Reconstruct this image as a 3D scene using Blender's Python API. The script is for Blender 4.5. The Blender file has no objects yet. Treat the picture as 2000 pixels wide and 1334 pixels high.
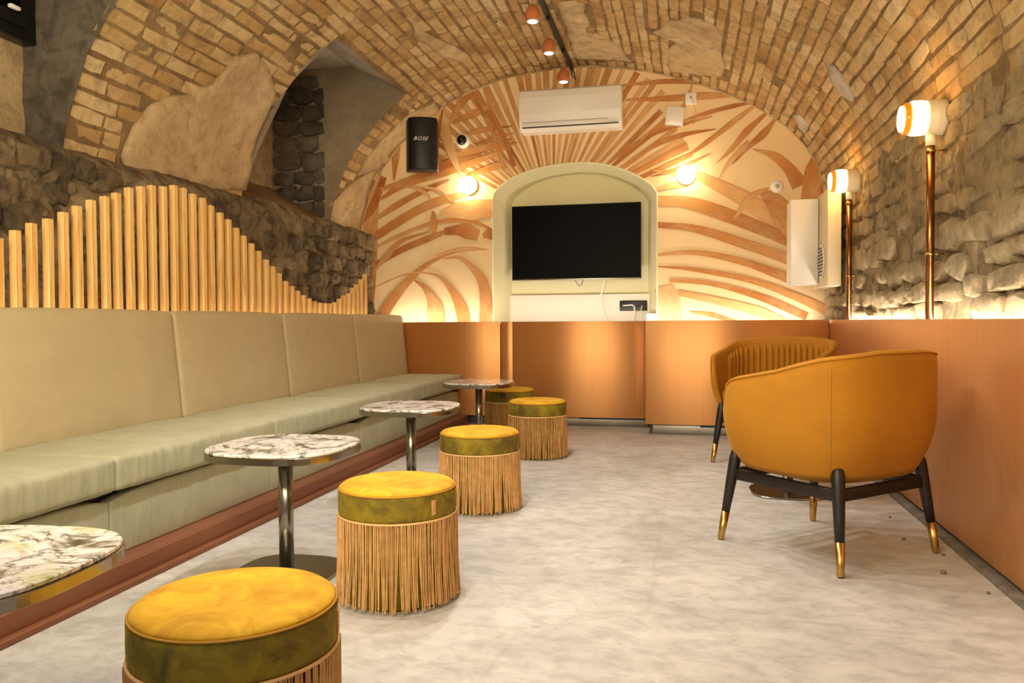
import bpy, bmesh, math, random
import numpy as np
from mathutils import Vector, Matrix, geometry
random.seed(11); rng=np.random.default_rng(7)
SC=bpy.context.scene; COL=SC.collection
# ------------------------------------------------------------------ camera
F=1530.0; H=.95
yaw=math.atan(339/F); pitch=-math.atan(39/F); roll=math.radians(.33)
fw=np.array([-math.sin(yaw)*math.cos(pitch),math.cos(yaw)*math.cos(pitch),math.sin(pitch)])
r0=np.array([math.cos(yaw),math.sin(yaw),0.]); u0=np.cross(r0,fw)
rt=r0*math.cos(roll)-u0*math.sin(roll); up=r0*math.sin(roll)+u0*math.cos(roll)
cd=bpy.data.cameras.new('camera'); cam=bpy.data.objects.new('camera',cd); COL.objects.link(cam)
cd.sensor_width=36; cd.lens=F*36/2000; cd.clip_start=.05
cam.matrix_world=Matrix(((rt[0],up[0],-fw[0],0),(rt[1],up[1],-fw[1],0),(rt[2],up[2],-fw[2],H),(0,0,0,1)))
SC.camera=cam
CAMP=np.array([0,0,H])
def px(p):
    d=np.asarray(p,float)-CAMP; z=d@fw
    return 1000+F*(d@rt)/z, 667-F*(d@up)/z, z
# ------------------------------------------------------------------ light
W=bpy.data.worlds.new('world'); SC.world=W; W.use_nodes=True
W.node_tree.nodes['Background'].inputs[0].default_value=(1,.84,.62,1)
W.node_tree.nodes['Background'].inputs[1].default_value=.30
SC.view_settings.view_transform='Standard'; SC.view_settings.look='None'
SC.view_settings.gamma=1; SC.view_settings.exposure=.06; SC.view_settings.use_curve_mapping=False
def area(name,loc,target,size,power,col):
    l=bpy.data.lights.new(name,'AREA'); l.shape='RECTANGLE'; l.size=size[0]; l.size_y=size[1]; l.energy=power; l.color=col
    o=bpy.data.objects.new(name,l); COL.objects.link(o); o.location=loc
    o.rotation_euler=(Vector(target)-Vector(loc)).to_track_quat('-Z','Y').to_euler(); return o
area('added_rear_fill',(-.6,-1.6,2.1),(-1.0,5,1.2),(3.0,1.2),20,(1,.94,.84))  # added soft fill behind the camera, no fixture of the room
area('added_ceiling_fill',(-1.0,.6,1.7),(-1.0,4.5,3.4),(2.4,.8),135,(1,.84,.54))  # unseen upward fill, added to brighten the vault
SPOT_Y=[6.9,6.14,5.47,4.75,4.05,3.35,2.65,1.95,1.2,.4]
SPOT_W=84; SPOT_C=(1,.965,.91)
GLOBE_E=24; LAMP_E=26; LED_E=62
def spot(loc,target,power,col,angle=100,blend=.7,size=.03):
    l=bpy.data.lights.new('track_spot_light','SPOT'); l.energy=power; l.color=col
    l.spot_size=math.radians(angle); l.spot_blend=blend; l.shadow_soft_size=size
    o=bpy.data.objects.new('track_spot_light',l); COL.objects.link(o); o.location=loc
    o.rotation_euler=(Vector(target)-Vector(loc)).to_track_quat('-Z','Y').to_euler(); return o
for y in SPOT_Y: spot((-1.05,y,3.06),(-.45,y-.1,0),SPOT_W*(1.0 if y>2.5 else .62),SPOT_C)
# ------------------------------------------------------------------ materials
def lin(c):
    if isinstance(c,str): c=[int(c[i:i+2],16)/255 for i in (0,2,4)]
    return tuple(((x+.055)/1.055)**2.4 if x>.04045 else x/12.92 for x in c)+(1,)
class NT:
    def __init__(s,name):
        s.m=bpy.data.materials.new(name); s.m.use_nodes=True; s.t=s.m.node_tree; s.n=s.t.nodes; s.b=s.n['Principled BSDF']
    def new(s,ty,**k):
        n=s.n.new(ty)
        for a,b in k.items():
            if a[0]=='_': setattr(n,a[1:],b)
            else: n.inputs[int(a[1:]) if a[0]=='i' and a[1:].isdigit() else a.replace('__',' ')].default_value=b
        return n
    def l(s,a,b): s.t.links.new(a,b)
    def ramp(s,fac,stops,interp='LINEAR'):
        r=s.n.new('ShaderNodeValToRGB'); r.color_ramp.interpolation=interp; e=r.color_ramp.elements
        while len(e)<len(stops): e.new(.5)
        for q,(p,c) in zip(e,stops): q.position=p; q.color=lin(c) if isinstance(c,str) else c
        s.l(fac,r.inputs[0]); return r.outputs[0]
    def vec(s,kind='obj',scale=(1,1,1),rot=(0,0,0)):
        if kind=='pos': o=s.n.new('ShaderNodeNewGeometry').outputs['Position']
        else: o=s.n.new('ShaderNodeTexCoord').outputs['UV' if kind=='uv' else 'Object']
        mp=s.n.new('ShaderNodeMapping'); mp.inputs['Scale'].default_value=scale; mp.inputs['Rotation'].default_value=rot
        s.l(o,mp.inputs[0]); return mp.outputs[0]
    def noise(s,vec,scale,detail=6,rough=.6,dist=0):
        n=s.new('ShaderNodeTexNoise',Scale=scale,Detail=detail,Roughness=rough,Distortion=dist); s.l(vec,n.inputs['Vector']); return n.outputs[0]
    def mix(s,fac,a,b,mode='MIX'):
        m=s.n.new('ShaderNodeMix'); m.data_type='RGBA'; m.blend_type=mode
        for v,i in ((fac,0),(a,6),(b,7)):
            if hasattr(v,'is_linked') or hasattr(v,'links'): s.l(v,m.inputs[i])
            else: m.inputs[i].default_value=lin(v) if isinstance(v,str) else v
        return m.outputs[2]
    def math(s,op,a,b=0.):
        m=s.n.new('ShaderNodeMath'); m.operation=op
        for v,i in ((a,0),(b,1)):
            if hasattr(v,'links'): s.l(v,m.inputs[i])
            else: m.inputs[i].default_value=v
        return m.outputs[0]
    def bump(s,h,strength=.4,dist=.01,prev=None):
        b=s.new('ShaderNodeBump',Strength=strength,Distance=dist); s.l(h,b.inputs['Height'])
        if prev is not None: s.l(prev,b.inputs['Normal'])
        s.l(b.outputs[0],s.b.inputs['Normal']); return b.outputs[0]
    def col(s,c):
        if hasattr(c,'links'): s.l(c,s.b.inputs['Base Color'])
        else: s.b.inputs['Base Color'].default_value=lin(c)
    def set(s,**k):
        for a,v in k.items(): s.b.inputs[a.replace('_',' ')].default_value=v
def simple(name,c,rough=.5,metal=0,c2=None,ns=6,bump=0,bs=60,bd=.002,kind='obj',**k):
    t=NT(name); t.set(Roughness=rough,Metallic=metal,**k)
    if c2:
        t.col(t.ramp(t.noise(t.vec(kind),ns),[(.35,c),(.65,c2)]))
    else: t.col(c)
    if bump: t.bump(t.noise(t.vec(kind),bs,4),bump,bd)
    return t.m
def emis(name,c,e):
    t=NT(name); t.col(c); t.b.inputs['Emission Color'].default_value=lin(c); t.b.inputs['Emission Strength'].default_value=e; return t.m
MT={}
def masonry(name,stops,rand=.5,bumpk=.5,nsc=2.2,dark='5e4a35',dk=.5):
    """lime-washed brick / stone: per-piece tint, blotches, pits"""
    t=NT(name); v=t.vec('pos'); 
    g=t.n.new('ShaderNodeNewGeometry').outputs['Random Per Island']; oi=t.n.new('ShaderNodeObjectInfo').outputs['Random']
    r=t.math('FRACT',t.math('ADD',g,oi))
    a=t.math('ADD',t.math('MULTIPLY',r,rand),t.math('MULTIPLY',t.noise(v,nsc,7,.62),1-rand))
    c=t.ramp(a,stops)
    st=t.ramp(t.noise(v,9,8,.7,.6),[(.46,(0,0,0,1)),(.64,(1,1,1,1))])
    c=t.mix(t.math('MULTIPLY',st,dk),c,dark)
    pit=t.ramp(t.noise(v,55,6,.7),[(.28,(1,1,1,1)),(.40,(0,0,0,1))])
    c=t.mix(t.math('MULTIPLY',pit,.45),c,dark)
    t.col(c); t.set(Roughness=.93)
    b1=t.bump(t.noise(v,14,9,.72,.3),min(1,bumpk*1.3),.05)
    t.bump(t.noise(v,90,5,.7),bumpk*.9,.004,b1)
    return t.m
MT['brick']=masonry('limewashed_brick',[(.25,'ac8352'),(.42,'cda970'),(.56,'dabb86'),(.75,'e8d2a6')],.30,.6,2.0,'80603c',.45)
MT['mortar']=masonry('old_mortar',[(.3,'8a6d45'),(.5,'a6875a'),(.7,'c4a676')],.0,.8,3,'66503a',.55)
MT['plaster']=masonry('old_plaster',[(.3,'b79b72'),(.5,'ceb48a'),(.7,'dcc6a0')],.0,.5,1.6,'8a7050',.55)
MT['stone']=masonry('whitewashed_stone',[(.25,'9a8465'),(.42,'bda67e'),(.58,'cfba92'),(.75,'e0d0b0')],.18,1.2,1.7,'57493a',.5)
MT['joint']=masonry('dark_wall_joint',[(.3,'86714f'),(.5,'ae976f'),(.7,'c9b389')],.0,1.2,3,'3c3122',.7)
MT['rubble']=masonry('dark_rubble',[(.27,'3a3027'),(.42,'71614b'),(.56,'9c8766'),(.72,'c8b28e')],.2,1.3,1.7,'241d17',.75)
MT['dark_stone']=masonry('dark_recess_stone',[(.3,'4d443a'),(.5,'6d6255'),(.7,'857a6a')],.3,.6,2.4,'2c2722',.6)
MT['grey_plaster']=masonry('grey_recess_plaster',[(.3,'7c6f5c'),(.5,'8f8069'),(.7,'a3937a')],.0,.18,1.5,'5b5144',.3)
MT['beam']=masonry('pale_concrete_beam',[(.3,'a59c8c'),(.5,'bfb5a4'),(.7,'d0c8ba')],.0,.15,2.2,'7b7266',.3)
def floor_mat():
    t=NT('worn_concrete'); v=t.vec('pos')
    a=t.ramp(t.noise(v,1.6,9,.68,.5),[(.3,'a5a199'),(.5,'b9b5ad'),(.7,'cac6bf')])
    b=t.ramp(t.noise(t.vec('pos',(1,1.4,1),(0,0,.4)),9,8,.72,.3),[(.40,'a09a90'),(.56,'ffffff')])
    c=t.mix(.33,a,b,'MULTIPLY')
    # stains near the right-hand panelling
    sp=t.ramp(t.noise(v,26,6,.75,.4),[(.235,'3a342c'),(.27,'ffffff')]); c=t.mix(.55,c,sp,'MULTIPLY')
    cr=t.new('ShaderNodeTexVoronoi',_feature='DISTANCE_TO_EDGE',Scale=.75); t.l(t.mix(.12,t.vec('pos'),t.noise(v,3,5)),cr.inputs['Vector'])
    crk=t.ramp(cr.outputs['Distance'],[(0,(1,1,1,1)),(.006,(0,0,0,1))]); c=t.mix(t.math('MULTIPLY',crk,.18),c,'7c7468')
    t.col(c); t.set(Roughness=.5)
    t.l(t.ramp(t.noise(v,4,6),[(.3,(.42,)*3+(1,)),(.7,(.68,)*3+(1,))]),t.b.inputs['Roughness'])
    t.bump(t.noise(v,40,7,.7),.25,.004); return t.m
MT['floor']=floor_mat()
MT['screed']=simple('dark_rough_screed','5f584d',.9,c2='7d7364',ns=14,bump=.8,bs=50,bd=.01,kind='pos')
MT['wall_paint']=simple('cream_wall_paint','ecd0a0',.75,c2='f0d6aa',ns=1.5,kind='pos')
MT['niche_paint']=simple('pale_yellow_niche_paint','ddd6ae',.7,c2='e3dcb8',ns=2,kind='pos')
MT['white_paint']=simple('white_paint','ece6da',.6)
def leaf_mat():
    t=NT('mural_ink'); at=t.n.new('ShaderNodeAttribute'); at.attribute_name='leafcol'
    uv=t.vec('uv',(7,150,1)); n1=t.noise(uv,1.0,6,.75,.2)
    fib=t.ramp(n1,[(.40,(.42,.20,.09,1)),(.56,(1,1,1,1))])
    bl=t.noise(t.vec('uv',(3.5,4,1)),1.1,4,.6)
    c=t.mix(t.math('MULTIPLY',t.ramp(bl,[(.35,(.25,)*3+(1,)),(.65,(1,1,1,1))]),.75),at.outputs['Color'],t.mix(1.0,at.outputs['Color'],fib,'MULTIPLY'))
    # faded tips: ink thins towards bare wall colour
    c=t.mix(t.ramp(bl,[(.48,(0,0,0,1)),(.75,(.55,)*3+(1,))]),c,'e6c290')
    t.col(c); t.set(Roughness=.75); return t.m
MT['leaf']=leaf_mat()
MT['ink']=simple('mural_outline_ink','b06a2e',.75)
def copper():
    t=NT('copper_laminate'); v=t.vec('pos',(1,1,60)); 
    t.col(t.ramp(t.noise(t.vec('pos',(60,60,.6)),1,3),[(.3,'cd9058'),(.7,'d3985f')]))
    t.set(Metallic=.62,Roughness=.37,Anisotropic=.85,Anisotropic_Rotation=.25)
    tg=t.n.new('ShaderNodeTangent'); tg.direction_type='RADIAL'; tg.axis='Z'; t.l(tg.outputs[0],t.b.inputs['Tangent'])
    return t.m
MT['copper']=copper()
MT['copper_plinth']=simple('copper_plinth_laminate','855438',.5,.3,c2='7b4c32',ns=3)
MT['steel_kick']=simple('brushed_steel','a59f96',.35,.9,c2='b5afa6',ns=5)
MT['blue_film']=simple('blue_protective_film','35507c',.4)
def fabric(name,c,c2,sheen,tint,bs=260,ns=7,bump=.15,r=.85,wr=0):
    t=NT(name); v=t.vec('obj'); t.col(t.ramp(t.noise(v,ns,6,.65,.6),[(.32,c),(.68,c2)]))
    t.set(Roughness=r,Sheen_Weight=sheen,Sheen_Roughness=.35); t.b.inputs['Sheen Tint'].default_value=lin(tint)
    b=t.bump(t.noise(v,bs,3),bump,.001)
    if wr: t.bump(t.noise(t.vec('obj',(1,5,1)),wr,4,.5,.8),.35,.012,b)
    return t.m
MT['sage']=fabric('sage_velvet','9c9b80','aaa98d',.25,'d8d6bd',wr=5)
MT['sage_warm_lit']=fabric('sage_velvet_warm_lit','b9ad8c','c4b594',.2,'d8d6bd',bump=.12)  # same sage fabric; warm lamplight on the backrests put into its colour
MT['velvet']=fabric('mustard_velvet','b07c06','dfae20',.5,'f6cc50',ns=11,wr=6)
MT['shaded_olive_velvet']=fabric('shaded_olive_velvet','4f4204','8f7a12',.3,'d9b748',ns=13)  # olive tone, darkened further by painting in the shade on the stool sides
MT['chair_velvet']=fabric('ochre_velvet','a06603','ae7507',.28,'f0b838',ns=3,bump=.1)
MT['seam']=simple('seam_thread','a9791a',.8)
MT['seam_dark']=simple('dark_piping','5a4408',.8)
MT['thread']=simple('tan_fringe_thread','bd8a50',.8,c2='d3a368',ns=30)
MT['cord']=simple('tan_cord','d6ab72',.7)
MT['tag']=simple('copper_leather_tag','d39a62',.4,.3)
MT['dark_wood']=simple('dark_stained_wood','130c0a',.45,c2='1d1310',ns=14)
MT['brass']=simple('brushed_brass','c2a05c',.28,1.0)
MT['steel']=simple('satin_steel','9a968c',.24,1.0)
MT['table_rim']=simple('polished_steel_rim','a39d90',.2,1.0)
def marble(nm='breccia_marble',green=0):
    t=NT(nm); v=t.vec('obj')
    n=t.noise(v,4.5,10,.72,2.4)
    c=t.ramp(n,[(.36,'232825'),(.43,'6f736a'),(.475,'d6d2cb'),(.56,'f1eeea'),(.615,'c9c3bb'),(.68,'6a5f54')])
    vo=t.new('ShaderNodeTexVoronoi',_feature='DISTANCE_TO_EDGE',Scale=9.); t.l(t.mix(.35,v,t.noise(v,6,5)),vo.inputs['Vector'])
    msk=t.ramp(t.noise(v,2.2,3),[(.46,(0,0,0,1)),(.56,(1,1,1,1))])
    vein=t.math('MULTIPLY',t.ramp(vo.outputs['Distance'],[(0,(1,1,1,1)),(.05,(0,0,0,1))]),msk)
    c=t.mix(t.math('MULTIPLY',vein,.85),c,'2f332c')
    if green: c=t.mix(t.math('MULTIPLY',t.ramp(t.noise(v,3.1,5,.6,1),[(.5,(0,0,0,1)),(.6,(1,1,1,1))]),.55),c,'b4b85c')
    t.col(c); t.set(Roughness=.16,Coat_Weight=.3); return t.m
MT['marble']=marble(); MT['marble_green']=marble('green_veined_marble',1)
def pine():
    t=NT('pine_wood'); v=t.vec('obj',(22,22,1.2)); oi=t.n.new('ShaderNodeObjectInfo').outputs['Random']
    vv=t.n.new('ShaderNodeVectorMath'); vv.operation='ADD'; t.l(v,vv.inputs[0]); 
    cb=t.n.new('ShaderNodeCombineXYZ'); t.l(t.math('MULTIPLY',oi,40.),cb.inputs[0]); t.l(t.math('MULTIPLY',oi,17.),cb.inputs[2]); t.l(cb.outputs[0],vv.inputs[1])
    n=t.noise(vv.outputs[0],1.6,5,.6,1.4)
    t.col(t.ramp(n,[(.30,'c98f48'),(.45,'e2b46c'),(.6,'ecc484'),(.75,'dca75c')])); t.set(Roughness=.55)
    t.bump(n,.1,.002); return t.m
MT['pine']=pine()
MT['black']=simple('black_plastic','0b0b0c',.38)
MT['speaker']=simple('black_speaker_shell','0d0d0d',.5,bump=.25,bs=300)
MT['metal_frame']=simple('black_track_metal','14181a',.45,.3)
MT['screen']=simple('tv_screen_glass','030304',.4,Specular_IOR_Level=.05)
MT['white_plastic']=simple('white_plastic','ebe8e2',.32)
MT['cream_plastic']=simple('cream_enamel','d9c9a6',.4)
MT['grey_plastic']=simple('grey_plastic','a9a49b',.45)
MT['terracotta']=simple('ribbed_terracotta','b5683c',.6)
MT['pipe']=simple('copper_pipe','a8744a',.3,1.0,c2='85552f',ns=6)
MT['logo']=simple('silver_lettering','e6e2d8',.35,.2)
MT['globe']=emis('glowing_globe','ffe2b4',GLOBE_E)
MT['lamp_glass']=emis('glowing_lamp_glass','ffc472',LAMP_E)
MT['lamp_gold']=simple('clear_amber_glass','e8a828',.15,.0,Transmission_Weight=.6)
MT['lens']=emis('lit_spot_lens','ffffff',22)
MT['led']=emis('led_strip','fff1dc',LED_E)
MT['dome']=simple('smoked_dome_glass','0a0c0c',.06)
# ------------------------------------------------------------------ mesh helpers
def meta(o,label=None,cat=None,group=None,kind=None):
    if label: o['label']=label
    if cat: o['category']=cat
    if group: o['group']=group
    if kind: o['kind']=kind
    return o
def root(name,loc,label,cat,rz=0,group=None):
    o=bpy.data.objects.new(name,None); COL.objects.link(o); o.location=loc; o.rotation_euler=(0,0,rz); o.empty_display_size=.1
    meta(o,label,cat,group); return o
def link(name,me,parent=None,kind=None,label=None):
    o=bpy.data.objects.new(name,me); COL.objects.link(o)
    if parent is not None: o.parent=parent
    if kind: o['kind']=kind
    if label: o['label']=label
    return o
def rotz(v,a):
    c,s=math.cos(a),math.sin(a); return (v[0]*c-v[1]*s,v[0]*s+v[1]*c,v[2])
class M:
    """collects shapes; build() makes ONE mesh object"""
    def __init__(s): s.v=[];s.f=[];s.mi=[];s.sm=[]
    def add(s,vs,fs,mi=0,smooth=False):
        o=len(s.v); s.v+= [tuple(map(float,q)) for q in vs]; s.f+=[tuple(i+o for i in f) for f in fs]; s.mi+=[mi]*len(fs); s.sm+=[smooth]*len(fs); return s
    def box(s,a,b,bev=0,mi=0,seg=2):
        bm=bmesh.new(); bmesh.ops.create_cube(bm,size=1)
        sc=[b[i]-a[i] for i in range(3)]; ce=[(a[i]+b[i])/2 for i in range(3)]
        for v in bm.verts: v.co=Vector([v.co[i]*sc[i]+ce[i] for i in range(3)])
        if bev: bmesh.ops.bevel(bm,geom=bm.edges[:],offset=min(bev,min(abs(q) for q in sc)*.45),segments=seg,profile=.5,affect='EDGES')
        s.bm(bm,mi,bool(bev) and seg>1); return s
    def bm(s,bm,mi=0,smooth=False):
        bm.verts.index_update(); s.add([v.co[:] for v in bm.verts],[[v.index for v in f.verts] for f in bm.faces],mi,smooth); bm.free()
    def lathe(s,prof,c=(0,0,0),n=32,mi=0,axis='z',smooth=True,sq=None):
        vs=[];fs=[]
        for r,z in prof:
            for k in range(n):
                a=2*math.pi*k/n; ca,sa=math.cos(a),math.sin(a)
                if sq: q=(abs(ca)**sq+abs(sa)**sq)**(-1/sq); ca*=q; sa*=q
                p=(r*ca,r*sa,z)
                if axis=='x': p=(z,r*ca,r*sa)
                if axis=='y': p=(r*ca,z,r*sa)
                vs.append((p[0]+c[0],p[1]+c[1],p[2]+c[2]))
        m=len(prof)
        for j in range(m-1):
            for k in range(n):
                k2=(k+1)%n; q=(j*n+k,j*n+k2,(j+1)*n+k2,(j+1)*n+k)
                fs.append(q if axis!='y' else q[::-1])
        if prof[0][0]>1e-6: fs.append(tuple(range(n))[::-1] if axis!='y' else tuple(range(n)))
        if prof[-1][0]>1e-6: fs.append(tuple((m-1)*n+k for k in range(n)) if axis!='y' else tuple((m-1)*n+k for k in range(n))[::-1])
        s.add(vs,fs,mi,smooth); return s
    def tube(s,pts,r,n=8,mi=0,cap=True,smooth=True):
        pts=[Vector(p) for p in pts]; rr=r if isinstance(r,(list,tuple)) else [r]*len(pts)
        vs=[];fs=[];prev=None
        for i,p in enumerate(pts):
            t=(pts[min(i+1,len(pts)-1)]-pts[max(i-1,0)]).normalized()
            if prev is None: x=t.orthogonal().normalized()
            else: x=(prev-t*prev.dot(t)).normalized()
            prev=x; y=t.cross(x)
            for k in range(n):
                a=2*math.pi*k/n; vs.append(p+(x*math.cos(a)+y*math.sin(a))*rr[i])
        for i in range(len(pts)-1):
            for k in range(n):
                k2=(k+1)%n; fs.append((i*n+k,i*n+k2,(i+1)*n+k2,(i+1)*n+k))
        if cap: fs.append(tuple(range(n))[::-1]); fs.append(tuple((len(pts)-1)*n+k for k in range(n)))
        s.add(vs,fs,mi,smooth); return s
    def prism(s,poly,z0,z1,mi=0,axis='z',smooth=False):
        n=len(poly); f=lambda a,b,z:{'z':(a,b,z),'x':(z,a,b),'y':(a,z,b)}[axis]
        vs=[f(a,b,z0) for a,b in poly]+[f(a,b,z1) for a,b in poly]
        fs=[tuple(range(n))[::-1],tuple(range(n,2*n))]+[(i,(i+1)%n,n+(i+1)%n,n+i) for i in range(n)]
        s.add(vs,fs,mi,smooth); return s
    def xf(s,mat,start=0):
        for i in range(start,len(s.v)): s.v[i]=tuple(mat@Vector(s.v[i]))
        return s
    def mesh(s,name,mats):
        me=bpy.data.meshes.new(name); me.from_pydata(s.v,[],s.f)
        for m in (mats if isinstance(mats,(list,tuple)) else [mats]): me.materials.append(m)
        me.polygons.foreach_set('material_index',s.mi); me.polygons.foreach_set('use_smooth',s.sm); me.update(); return me
    def build(s,name,mats,parent=None,world=False,**k):
        if world and parent is not None:
            p=parent.location; s.v=[(v[0]-p[0],v[1]-p[1],v[2]-p[2]) for v in s.v]
        bm=bmesh.new(); me=s.mesh(name,mats); bm.from_mesh(me); bmesh.ops.recalc_face_normals(bm,faces=bm.faces); bm.to_mesh(me); bm.free()
        return link(name,me,parent,**k)
def subsurf(o,lv=1):
    m=o.modifiers.new('s','SUBSURF'); m.levels=lv; m.render_levels=lv
def lab(o,label,cat,group=None): return meta(o,label,cat,group)
def dup(r,loc,rz,label,group=None):
    c=r.copy(); COL.objects.link(c); c.location=loc; c.rotation_euler=(0,0,rz); c['label']=label
    if group: c['group']=group
    for ch in r.children:
        d=ch.copy(); COL.objects.link(d); d.parent=c
        for g in ch.children:
            e=g.copy(); COL.objects.link(e); e.parent=d
    return c
# value noise (numpy)
_T=rng.random((64,64,64))
def vn(x,y,z):
    x,y,z=[np.asarray(q,float) for q in np.broadcast_arrays(x,y,z)]
    xi,yi,zi=np.floor(x).astype(int),np.floor(y).astype(int),np.floor(z).astype(int)
    fx,fy,fz=x-xi,y-yi,z-zi; s=lambda t:t*t*(3-2*t); fx,fy,fz=s(fx),s(fy),s(fz)
    g=lambda a,b,c:_T[(xi+a)%64,(yi+b)%64,(zi+c)%64]
    l=lambda a,b,t:a+(b-a)*t
    return l(l(l(g(0,0,0),g(1,0,0),fx),l(g(0,1,0),g(1,1,0),fx),fy),l(l(g(0,0,1),g(1,0,1),fx),l(g(0,1,1),g(1,1,1),fx),fy),fz)*2-1
def fbm(x,y,z,o=4,g=.5):
    r=0;a=1;t=0
    for i in range(o): r=r+a*vn(x*2**i+i*7.3,y*2**i+3.1*i,z*2**i+i*5.7); t+=a; a*=g
    return r/t
def grid(name,P,mat,mask=None,parent=None,smooth=True,kind=None,flip=False):
    n,m=P.shape[:2]; idx=np.arange(n*m).reshape(n,m)
    q=np.stack([idx[:-1,:-1],idx[1:,:-1],idx[1:,1:],idx[:-1,1:]],-1)
    q=q[mask] if mask is not None else q.reshape(-1,4)
    if flip: q=q[:,::-1]
    me=bpy.data.meshes.new(name); V=P.reshape(-1,3)
    used=np.unique(q); rm=np.full(n*m,-1); rm[used]=np.arange(len(used)); V=V[used]; q=rm[q]
    me.vertices.add(len(V)); me.vertices.foreach_set('co',V.ravel())
    me.loops.add(q.size); me.loops.foreach_set('vertex_index',q.ravel().astype(np.int32))
    me.polygons.add(len(q)); me.polygons.foreach_set('loop_start',np.arange(0,q.size,4,dtype=np.int32)); me.polygons.foreach_set('loop_total',np.full(len(q),4,dtype=np.int32))
    me.polygons.foreach_set('use_smooth',np.full(len(q),smooth)); me.update(calc_edges=True); me.materials.append(mat)
    return link(name,me,parent,kind=kind)

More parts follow.
